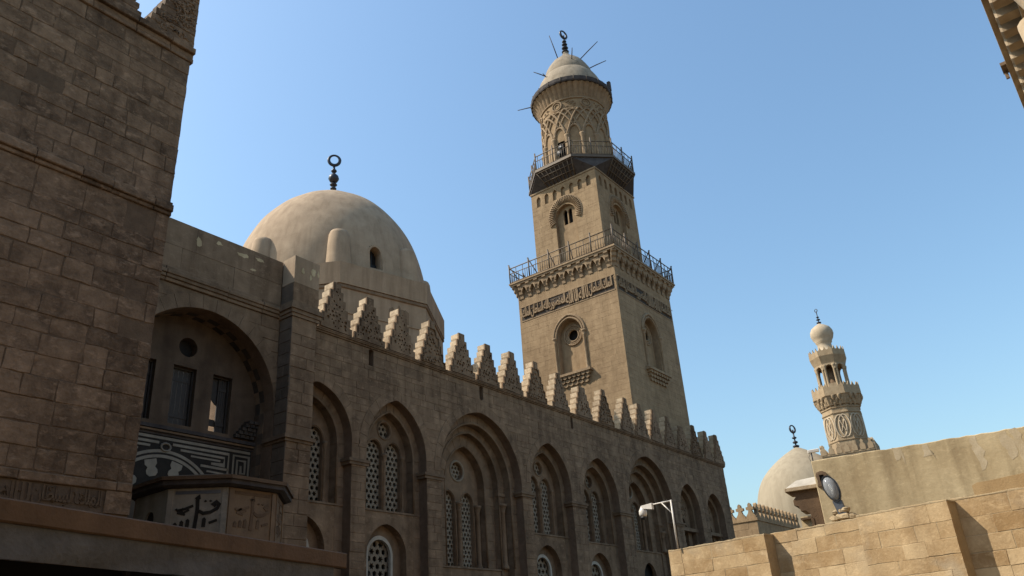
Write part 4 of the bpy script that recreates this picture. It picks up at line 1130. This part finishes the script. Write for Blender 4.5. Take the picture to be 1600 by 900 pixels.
def rib(i, r, z): return .03 * abs(math.sin(i * math.pi / 4)) if .5 < r < 2.4 else 0
MB().lathe([(2.36, 51.76), (2.36, 51.95), (2.16, 52.6), (1.86, 53.2), (1.5, 53.75), (1.0, 54.25), (.6, 54.6), (.38, 55.0), (.20, 55.4), (.16, 55.5)], *MC, 64, 0, True, None, rib).build('cap_upper', M['cap'], T)
finial('finial', T, MC[0], MC[1], 55.35, 2.75, .33, [(.05, 1.1, .05), (.22, 1.0, .06), (.38, .85, .05), (.52, .7, .05)], .44, YAW - math.pi / 2 + .7, M['bronze'])
# sticks left in the cap
for a, z, r, ln, up_ in ((vd - 1.75, 49.9, 3.2, 2.2, .05), (vd - 1.5, 52.6, 2.1, 1.5, .55), (vd - 1.2, 54.3, .9, 3.1, 1.35), (vd + 1.5, 54.0, 1.2, 2.9, .75), (vd + 1.55, 52.9, 1.9, 2.1, .35), (vd + .25, 52.6, 2.1, 1.2, .9), (vd - .8, 51.0, 2.85, .6, .6)):
    p = cyl(a, z, r - .1); q = p + Vector((math.cos(a) * math.cos(up_), math.sin(a) * math.cos(up_), math.sin(up_))) * ln
    MB().tube([p, (p + q) / 2 + Vector((0, 0, .03)), q], [.05, .05, .035], 5).build('timber_stick', M['soffit_wood'], T)
p = cyl(vd + 1.35, 49.4, 3.75); MB().box(p.x - .14, p.x + .14, p.y - .14, p.y + .14, 49.4, 50.4).build('wooden_post', M['soffit_wood'], T)
# loudspeaker horns in the doorway
T2 = thing('loudspeaker', 'dark loudspeaker horns in the arched doorway of the minaret round top', 'loudspeaker', cyl(da, 41.8, 2.9))
m_ = MB()
for dz, dl in ((.0, -.08), (.55, .10)):
    t_ = Vector((-math.sin(da), math.cos(da), 0)); c = cyl(da, 41.9 + dz, 3.0) + t_ * dl; d = Vector((math.cos(da), math.sin(da), -.15)).normalized()
    pts = [c - d * .35, c - d * .1, c + d * .12, c + d * .24]
    m_.tube(pts, [.07, .10, .2, .30], 14)
m_.build('horn', M['black_metal'], T2)
MB().tube([cyl(da, 40.35, 2.95), cyl(da, 42.5, 2.9)], .04, 6).build('mast', M['black_metal'], T2)

# ================================================================== FAR MINARET (slender, octagonal)
BC = (100.0, 24.1)
T = thing('slender_minaret', 'slender far minaret with an open columned pavilion and a bulb on top', 'minaret', (BC[0], BC[1], 0))
A8 = math.pi / 8 + .18
o8 = lambda r, z: (r / math.cos(math.pi / 8), z)
bs = MB(); bs.lathe([(4.05, 0), (4.05, 21.3)], *BC, 4, math.pi / 4 + .12, False); bs.build('square_base', M['far'], T)
bs = MB().lathe([(4.15, 21.3), (4.15, 21.45)], *BC, 4, math.pi / 4 + .12, False, capb=True); bs.build('base_cornice', M['far'], T)
for k in range(4):
    A = .12 + k * math.pi / 2
    fr = Fr((BC[0] + math.cos(A) * 2.84, BC[1] + math.sin(A) * 2.84, 0), A + math.pi / 2)
    for q in range(7):
        u = -2.6 + 5.2 * q / 6
        MB().prism([(u - .30, 21.45), (u + .30, 21.45), (u + .30, 22.0), (u + .12, 22.25), (u + .16, 22.5), (u, 22.7), (u - .16, 22.5), (u - .12, 22.25), (u - .30, 22.0)], fr, -.14, .14).build('base_merlon', M['far'], T)
MB().lathe([o8(2.15, 21.4), o8(2.12, 27.3)], *BC, 8, A8, False).build('octagonal_shaft', M['far'], T)
for k in range(8):
    A = A8 + math.pi / 8 + k * math.pi / 4
    fr = Fr((BC[0] + math.cos(A) * 2.12, BC[1] + math.sin(A) * 2.12, 0), A + math.pi / 2)
    m_ = MB()
    for s in (-1, 1):
        m_.tube([fr(s * .22 + .62 * math.cos(t), 24.7 + 1.35 * math.sin(t), .03) for t in [q * math.pi / 8 for q in range(16)]], .09, 5, True)
    m_.tube([fr(-.25 + .5 * q / 10, 24.0 + 1.4 * q / 10, .04) for q in range(11)], .08, 5); m_.tube([fr(.25 - .5 * q / 10, 24.0 + 1.4 * q / 10, .05) for q in range(11)], .08, 5)
    m_.build('carved_medallion', M['far_light'], T)
for z in (22.95, 26.25, 26.9): MB().lathe([o8(2.13, z), o8(2.22, z + .05), o8(2.22, z + .18), o8(2.13, z + .22)], *BC, 8, A8, False).build('band_moulding', M['far'], T)
for k in range(3):
    for q in range(24):
        a = A8 + (q + .5 * (k % 2)) * math.pi / 12; r = 2.22 + .2 * k
        p = (BC[0] + r * math.cos(a), BC[1] + r * math.sin(a)); z = 27.2 + .4 * k
        MB().lathe([(.02, z - .2), (.18, z + .05), (.25, z + .3), (.25, z + .4)], *p, 6, a).build('stalactite', M['far'], T)
MB().lathe([o8(2.3, 27.3), o8(2.66, 28.38), o8(2.78, 28.4), o8(2.78, 28.6)], *BC, 8, A8, False, capb=True).build('gallery_cornice', M['far'], T)
for k in range(8):
    A = A8 + math.pi / 8 + k * math.pi / 4; fr = Fr((BC[0] + math.cos(A) * 2.68, BC[1] + math.sin(A) * 2.68, 0), A + math.pi / 2)
    MB().fbox(fr, -1.11, 1.11, 28.605, 29.45, -.1, .06).build('parapet_panel', M['far'], T)
    for q in range(4):
        u = -.9 + .6 * q; MB().prism([(u - .2, 29.45), (u + .2, 29.45), (u + .1, 29.65), (u, 29.9), (u - .1, 29.65)], fr, -.08, .04).build('parapet_crest', M['far'], T)
MB().lathe([o8(2.6, 28.6), o8(2.6, 28.8)], *BC, 8, A8, False).build('gallery_floor', M['far'], T)
for k in range(8):
    a = A8 + k * math.pi / 4
    for da_ in (-.09, .09):
        p = (BC[0] + 1.72 * math.cos(a + da_), BC[1] + 1.72 * math.sin(a + da_))
        MB().lathe([(.22, 28.8), (.22, 29.2), (.15, 29.3), (.14, 32.0), (.22, 32.3), (.24, 32.5)], *p, 8).build('column', M['far'], T)
    A = a + math.pi / 8; fr = Fr((BC[0] + math.cos(A) * 1.72, BC[1] + math.sin(A) * 1.72, 0), A + math.pi / 2)
    MB().fbox(fr, -.45, .45, 28.8, 30.1, -.15, .0).build('pavilion_screen', M['far'], T)
    MB().plate([(-.75, 31.9), (-.55, 31.9), (-.4, 32.3), (0, 32.5), (.4, 32.3), (.55, 31.9), (.75, 31.9), (.75, 33.0), (-.75, 33.0)], [], fr, -.2, .05).build('arch_spandrel', M['far'], T)
MB().lathe([(.55, 28.8), (.55, 33)], *BC, 10).build('pavilion_core', M['recess'], T)
MB().lathe([o8(1.75, 32.6), o8(1.85, 32.9), o8(2.1, 33.6), o8(2.1, 33.75)], *BC, 8, A8, False, capb=True).build('pavilion_cornice', M['far'], T)
for k in range(8):
    A = A8 + math.pi / 8 + k * math.pi / 4; fr = Fr((BC[0] + math.cos(A) * 2.05, BC[1] + math.sin(A) * 2.05, 0), A + math.pi / 2)
    MB().fbox(fr, -.84, .84, 33.755, 34.3, -.1, .04).build('parapet_panel', M['far'], T)
    for q in range(3):
        u = -.55 + .55 * q; MB().prism([(u - .18, 34.3), (u + .18, 34.3), (u + .08, 34.5), (u, 34.75), (u - .08, 34.5)], fr, -.08, .03).build('parapet_crest', M['far'], T)
MB().lathe([o8(1.95, 33.7), (1.6, 34.4), (.98, 34.75), (.86, 35.2), (.84, 35.7), (1.0, 35.85), (.98, 35.98), (1.22, 36.35), (1.40, 36.9), (1.36, 37.35), (1.12, 37.8), (.72, 38.1), (.3, 38.35), (.1, 38.5)], *BC, 32).build('bulb', M['far_light'], T)
finial('finial', T, BC[0], BC[1], 38.4, 2.1, .28, [(.10, 1.1, .07), (.30, .9, .06), (.46, .7, .05)], .2, 1.2, M['bronze'])

# ================================================================== FAR DOME
FC = (100.0, 30.3)
T = thing('pale_far_dome', 'smooth pale pointed dome with a dark beaded finial beside the slender minaret', 'dome', (FC[0], FC[1], 0))
key = [(6.1, 0), (6.1, 15.5), (6.02, 16.6), (5.82, 17.8), (5.45, 19.0), (4.85, 20.15), (3.95, 21.2), (2.9, 22.1), (1.8, 22.87), (.8, 23.45), (.03, 23.85)]
pr_ = [key[0], key[1]]
for k in range(1, len(key) - 1):            # smooth curve through the key points
    p0, p1, p2, p3 = key[max(1, k - 1)], key[k], key[k + 1], key[min(len(key) - 1, k + 2)]
    for q in range(1, 5):
        t_ = q / 4; pr_.append(tuple(.5 * (2 * p1[c] + (p2[c] - p0[c]) * t_ + (2 * p0[c] - 5 * p1[c] + 4 * p2[c] - p3[c]) * t_ ** 2 + (3 * p1[c] - p0[c] - 3 * p2[c] + p3[c]) * t_ ** 3) for c in (0, 1)))
pr_ = [(max(.02, a), b) for a, b in pr_]
MB().lathe(pr_, *FC, 72).build('dome_shell', M['far_dome'], T)
finial('finial', T, FC[0], FC[1], 23.75, 2.8, .42, [(.06, 1.0, .07), (.24, .8, .07), (.44, .7, .06)], .46, YAW - math.pi / 2 + .5, M['bronze'])

# ================================================================== LOW CRENELLATED BUILDING
BX, BY = 75.0, 27.75
T = thing('crested_block', 'small stone block with a row of cross-shaped crests past the facade end', 'building', (BX, BY, 0))
MB().box(BX, BX + 12.5, BY, BY + 9, 0, 12.6).build('wall_core', M['tower'], T)
MB().box(BX - .1, BX + 12.6, BY - .1, BY + 9.1, 12.4, 12.65).build('cornice', M['tower'], T)
LB = Fr((BX, BY + 9, 0), -math.pi / 2); RB = Fr((BX, BY, 0), 0)
crest = lambda u: [(u - .48, 12.65), (u + .48, 12.65), (u + .46, 12.85), (u + .22, 13.15), (u + .14, 13.4), (u + .36, 13.45), (u + .36, 13.68), (u + .17, 13.72), (u + .14, 13.95), (u, 14.08), (u - .14, 13.95), (u - .17, 13.72), (u - .36, 13.68), (u - .36, 13.45), (u - .14, 13.4), (u - .22, 13.15), (u - .46, 12.85)]
for k in range(9): MB().prism(crest(.5 + k), LB, -.3, 0.02).build('crest', M['tower'], T)
for k in range(12): MB().prism(crest(.62 + k), RB, -.3, 0.0).build('crest', M['tower'], T)
pol = masonry(random.Random(3), 0, 9, 7, 12.4, .6, .8, 1.6, gap=.02); lay(pol, LB, M['tower'], T, random.Random(1), 'stone_block', (.0, .02), -.05, .01, 0, 60)

# ================================================================== PLASTERED BUILDING ON THE RIGHT
pa_ = R_(-82)
PB = Fr((25.79, 7.46, 0), pa_)
T = thing('plastered_building', 'plain yellow plastered wall with a brown patch above the stone wall', 'building', (25.79, 7.46, 0))
W_ = MB()
rt_ = random.Random(5); top = [(k * .2, 6.80 + rt_.uniform(-.015, .018)) for k in range(71)]
W_.prism([(0, 0), (14, 0)] + top[::-1], PB, -9, 0, .02); W_.build('wall', M['plaster'], T)
MB().prism(rough_poly([(4.15, 4.4), (6.1, 4.4), (6.12, 5.2), (6.06, 5.54), (5.2, 5.52), (4.3, 5.47), (4.16, 5.38)], random.Random(2), .02, .3), PB, -.02, .004).build('brown_patch', M['patch'], T)
for q, ln in ((4.55, 1.0), (5.35, .75), (5.62, .9), (3.3, .3), (2.5, .25)): MB().prism(rough_poly([(q - .02, 6.72 - ln), (q + .12, 6.72 - ln * .9), (q + .16, 6.3), (q + .06, 6.76), (q - .14, 6.76), (q - .12, 6.4)], random.Random(int(q * 9)), .05, .12), PB, -.02, .004).build('lime_streak', M['lime'], T)
pc = PB(.40, 6.08, 0)
MB().plate(rough_poly([(.06, 6.02), (.38, 6.0), (.38, 6.42), (.06, 6.44)], random.Random(4), .03, .1), [[(.15, 6.14), (.28, 6.14), (.28, 6.34), (.15, 6.34)]], PB, -.02, .06).build('socket_rim', M['recess'], T)
MB().fbox(PB, .14, .29, 6.13, 6.35, .001, .012).build('socket_hole', M['dark'], T)
# wall patches of old mortar along the top
# corbelled stone canopy further back
T = thing('corbelled_canopy', 'small stone canopy on a stepped corbel at the end of the plastered building', 'canopy', (27.4, 8.9, 0))
CB = Fr((27.2, 8.35, 0), R_(-82))
MB().box(27.2, 28.4, 7.9, 8.6, 0, 5.4).build('pier', M['plaster'], T)
MB().prism([(-.52, 6.2), (.55, 6.2), (.55, 6.32), (-.52, 6.32)], CB, -1.0, .25, .01).build('slab', M['cream'], T)
MB().add([CB(-.48, 6.322, .22), CB(.52, 6.322, .22), CB(.52, 6.322, -.9), CB(-.48, 6.322, -.9), CB(-.2, 6.62, -.35), CB(.52, 6.66, -.35)], [(0, 1, 5, 4), (1, 2, 5), (2, 3, 4, 5), (3, 0, 4)]).build('sloping_top', M['white_stucco'], T)
MB().prism([(-.42, 6.19), (.5, 6.19), (.5, 5.05), (.12, 5.05), (.12, 5.42), (-.02, 5.55), (-.16, 5.55), (-.2, 5.70), (-.34, 5.76), (-.34, 5.92), (-.24, 6.02)], CB, -.8, .12, .01).build('corbel', M['beam'], T)
for v in (5.28, 4.92): MB().fbox(CB, -.22, .14, v, v + .06, -.3, .14).build('ledge', M['beam'], T)
MB().fbox(CB, .10, .18, 4.4, 5.3, -.2, .14).build('prop', M['beam'], T)

# ================================================================== SUNLIT STONE WALL, RIGHT FOREGROUND
T = thing('sandstone_wall', 'sunlit yellow sandstone block wall with stepped bays in the right foreground', 'wall', (20.3, 5, 0))
rng = random.Random(44)
segs = [((21.0, 10.42), (20.42, 7.44), 4.20), ((20.86, 7.44), (20.30, 5.12), 4.22), ((20.22, 5.12), (19.78, 3.07), 4.26), ((20.22, 3.07), (19.6, -2.4), 4.30)]
for i, (p0, p1, zt) in enumerate(segs):
    d = Vector(p1) - Vector(p0); fr = Fr((p0[0], p0[1], 0), math.atan2(d.y, d.x)); L = d.length
    MB().fbox(fr, .0, L - .01, 0, zt - .03, -.9, -.008).build('wall_core', M['sand_mortar'], T)
    polys = masonry(rng, 0, L, 1.5, zt, .345, .5, 1.15, gap=.008, hv=.12)
    lay(polys, fr, M['sand'], T, rng, 'stone_block', (-.0075, .004), -.06, .005, .010, 300, .18)
    # side of the projecting bay
    sd = Fr(fr(L, 0, 0), fr_ang := math.atan2(d.y, d.x) + math.pi / 2)
    # broken mortar and rubble along the top
    nn = int(L / .12); cap_ = [(L * k / nn, zt + rng.uniform(-.012, .016)) for k in range(nn + 1)]
    MB().prism([(0, zt - .045), (L, zt - .045)] + cap_[::-1], fr, -.88, -.004 + .006, .01).build('mortar_cap', M['sand_mortar'], T)

# ================================================================== CCTV CAMERA ON A POLE
wp = Vector((20.85, 10.05, 4.2))
T = thing('security_camera', 'white dome security camera on a thin braced pole standing on the sandstone wall', 'camera', wp)
H = 1.30
u_ = Vector((.12, .99, 0)).normalized()
MB().tube([wp, wp + Vector((0, 0, H))], .024, 10).build('pole', M['white_paint'], T)
arm_e = wp + Vector((0, 0, H - .02)) + u_ * .62
MB().tube([wp + Vector((0, 0, H - .02)) - u_ * .03, arm_e], .019, 8).build('arm', M['white_paint'], T)
MB().tube([wp + Vector((0, 0, H - .38)), wp + Vector((0, 0, H - .02)) + u_ * .32], .016, 6).build('brace', M['white_paint'], T)
hb = arm_e + Vector((0, 0, -.03))
fr = Fr(hb, math.atan2(u_.y, u_.x)); fr.o = hb
MB().prism([(0, -.10), (.36, -.03), (.36, .05), (0, .07)], fr, -.06, .06, .02).build('bracket_housing', M['white_paint'], T)
c = hb + u_ * .36
MB().lathe([(.09, c.z - .25), (.115, c.z - .18), (.11, c.z - .08), (.07, c.z - .02), (.04, c.z + .05)], c.x, c.y, 20, capb=True).build('camera_body', M['white_paint'], T)
MB().lathe([(.02, c.z - .33), (.06, c.z - .31), (.088, c.z - .252)], c.x, c.y, 20, capb=True).build('lens_dome', M['black_metal'], T)

# ================================================================== STREET FLOODLIGHT ON THE WALL
fp = Vector((20.62, 5.33, 4.22))
T = thing('floodlight', 'oval glass street lamp head tilted upright on a rubble mount on the wall', 'lamp', fp)
rr_ = random.Random(9)
def rubble(c, r, seed):
    q = random.Random(seed); V = []; F = []
    m, n = 5, 8
    for a in range(m + 1):
        for b in range(n):
            th = math.pi * a / m; ph_ = 2 * math.pi * b / n; k = r * q.uniform(.75, 1.15)
            V.append((c[0] + k * 1.3 * math.sin(th) * math.cos(ph_), c[1] + k * 1.3 * math.sin(th) * math.sin(ph_), c[2] + k * .8 * math.cos(th)))
    for a in range(m):
        for b in range(n): F.append((a * n + b, (a + 1) * n + b, (a + 1) * n + (b + 1) % n, a * n + (b + 1) % n))
    return MB().add(V, F)
for k, (dx, dy, dz, r) in enumerate(((0, .16, .1, .15), (-.02, .36, .08, .11), (.0, -.02, .07, .13), (.02, .18, .24, .12), (-.03, .08, .27, .10), (0, .30, .22, .09))):
    rubble((fp.x + dx, fp.y + dy, fp.z + dz), r, k).build('mount_stone', M['sand_mortar'], T)
fa = math.atan2(-.95, .28)
FLm = Fr((fp.x - .05, fp.y + .14, fp.z - .06), R_(-86))
tl = .16
def fl(u, v, w): return FLm(u - tl * (v - .2), v, w)
class Tilt:
    n = FLm.n
    def __call__(s, u, v, w=0.): return FLm(u - .20 * (v - .2), v, w)
TL = Tilt()
MB().prism([(-.10, .22), (.10, .22), (.11, .55), (-.11, .55)], TL, -.05, .06, .01).build('ballast_box', M['grey_metal'], T)
el = [(.182 * math.cos(t) * (1 + .10 * math.sin(t)), .84 + .33 * math.sin(t)) for t in [2 * math.pi * q / 32 for q in range(32)]]
eli = [(a * .90, .86 + (b - .86) * .92) for a, b in el]
MB().plate(el, [eli], TL, -.02, .09).build('lamp_rim', M['black_metal'], T)
V = []; F = []
for k, (s, w) in enumerate(((.91, .05), (.8, .10), (.55, .145), (.25, .165))):
    V += [TL(a * s, .86 + (b - .86) * s, w) for a, b in el]
for k in range(3):
    for q in range(32): F.append((k * 32 + q, k * 32 + (q + 1) % 32, (k + 1) * 32 + (q + 1) % 32, (k + 1) * 32 + q))
F.append(tuple(range(96, 128)))
MB().add(V, F, True).build('lamp_glass', M['glass'], T)
V = []
for k, (s, w) in enumerate(((.93, .03), (.85, -.06), (.55, -.14), (.2, -.17))):
    V += [TL(a * s, .86 + (b - .86) * s, w) for a, b in el]
MB().add(V, [tuple(reversed(f)) for f in F], True).build('reflector', M['grey_metal'], T)
MB().tube([TL(0, .6, 0.0), TL(0, .95, .0)], .04, 8).build('bulb', M['white_paint'], T)

MB().tube([TL(.02, .3, -.06), fp + Vector((.05, -.1, .12)), fp + Vector((.02, -.5, .03)), fp + Vector((.05, -1.2, .05)), fp + Vector((.0, -2.0, .03))], .012, 5).build('cable', M['black_metal'], T)
# small camera on the corner of the plastered building
cp = PB(.05, 6.80, -.1)
T = thing('rooftop_camera', 'small white camera on the top corner of the plastered building', 'camera', cp)
MB().tube([cp, cp + Vector((0, 0, .28))], .02, 6).build('stand', M['grey_metal'], T)
fr = Fr(cp + Vector((0, 0, .27)), R_(-70))
MB().prism([(-.10, 0), (.24, .02), (.24, .12), (-.10, .10)], fr, -.05, .05, .015).build('housing', M['white_paint'], T)
MB().tube([cp + Vector((0, .06, .0)), cp + Vector((-.02, .1, .14)), cp + Vector((0, .04, .26))], .008, 5).build('cable', M['black_metal'], T)
# spotlight between the merlons
sp_ = FAC(29.85, 14.5, -.9)
T = thing('roof_spotlight', 'small spotlight showing between two merlons of the facade below the minaret', 'lamp', sp_)
MB().tube([sp_, sp_ + Vector((0, 0, 1.55))], .03, 6).build('stand', M['grey_metal'], T)
MB().lathe([(.08, sp_.z + 1.5), (.2, sp_.z + 1.62), (.2, sp_.z + 1.86), (.1, sp_.z + 1.95)], sp_.x, sp_.y, 12, capb=True).build('lamp_head', M['merlon'], T)

# ================================================================== STALL CANOPY, BOTTOM LEFT
A0 = Vector((3.67, 9.61)); A1 = Vector((10.03, 11.22)); d = (A1 - A0).normalized(); ang = math.atan2(d.y, d.x)
A0 = A0 - d * 5; L = (A1 - A0).length
CN = Fr((A0.x, A0.y, 0), ang)
T = thing('stall_canopy', 'brown-edged grey canopy of a street stall along the bottom left', 'canopy', (A0.x, A0.y, 0))
MB().prism([(0, 3.36), (L, 3.33), (L, 3.59), (0, 3.61)], CN, -.08, .04, .02).build('fascia_board', M['beam'], T)
V = []; F = []; nu, nv = 40, 6; r7 = random.Random(12)
for j in range(nv + 1):
    for i in range(nu + 1):
        u = (L - .35) * i / nu; v = 3.345 - .37 * j / nv + (-.15 * max(0, (u - L + 3) / 3) * j / nv if u > L - 3 else 0) + r7.uniform(-.006, .006)
        V.append(CN(u, v, .0 + .035 * math.sin(u * 2.2 + j * .5) * j / nv + r7.uniform(-.006, .006)))
for j in range(nv):
    for i in range(nu): a = j * (nu + 1) + i; F.append((a, a + nu + 1, a + nu + 2, a + 1))
MB().add(V, F, True).build('valance', M['awning'], T)
MB().fbox(CN, 0, L - .1, 3.40, 3.44, -2.6, -.09).build('roof_sheet', M['awning'], T)
MB().fbox(CN, 0, L - .1, 0, 3.38, -2.6, -2.5).build('back_board', M['dark'], T)
for u in (.2, 3.2, 6.2, 9.0): MB().fbox(CN, u, u + .08, 0, 3.35, -2.45, -2.37).build('post', M['soffit_wood'], T)

# ================================================================== OPPOSITE BUILDING, TOP RIGHT CORNER
ob = R_(180 - 2.2)
OB = Fr((32.0, -1.45, 0), ob)         # its front looks across the street
T = thing('corniced_building', 'pale stone cornice with blocky brackets jutting in at the top right corner', 'building', (22, -2, 0))
MB().fbox(OB, 0, 24, 0, 15.3, -8, -.95).build('wall', M['cream'], T)
MB().fbox(OB, -.1, 24, 15.72, 15.98, -1.2, .02).fbox(OB, -.05, 24, 15.98, 16.10, -1.2, -.10).build('cornice_slab', M['cream'], T)
MB().fbox(OB, 0, 24, 15.05, 15.30, -.95, -.62).fbox(OB, 0, 24, 14.75, 15.0, -.95, -.75).build('frieze_moulding', M['cream'], T)
MB().box(-48, 8, -14, -4.2, 0, 15.5).build('unseen_street_wing', M['cream'], T)  # unseen wing added to block low sky and bounce warm light at the facade
for k in range(34):
    u = .25 + .68 * k
    MB().prism([(u, 15.34), (u + .36, 15.34), (u + .36, 15.715), (u, 15.715)], OB, -.95, -.12, .05).build('bracket', M['cream'], T)
for k in range(8):
    u = .7 + 2.9 * k
    ar = Arch(u + 1.45, .95, 13.2, 14.2, 9)
    roll(MB(), OB, ar, -.88, .16, 10).build('arch_moulding', M['cream'], T)
    MB().lathe([(.34, 8), (.28, 8.5), (.26, 13.1), (.4, 13.6), (.42, 14.7)], *OB(u, 0, -.85).to_2d(), 14).build('engaged_column', M['cream'], T)
m_ = MB().fbox(OB, 8.6, 9.1, 15.92, 16.02, -.2, .16).fbox(OB, 8.65, 8.72, 15.7, 15.92, .05, .14)
m_.build('drain_spout', M['recess'], T)
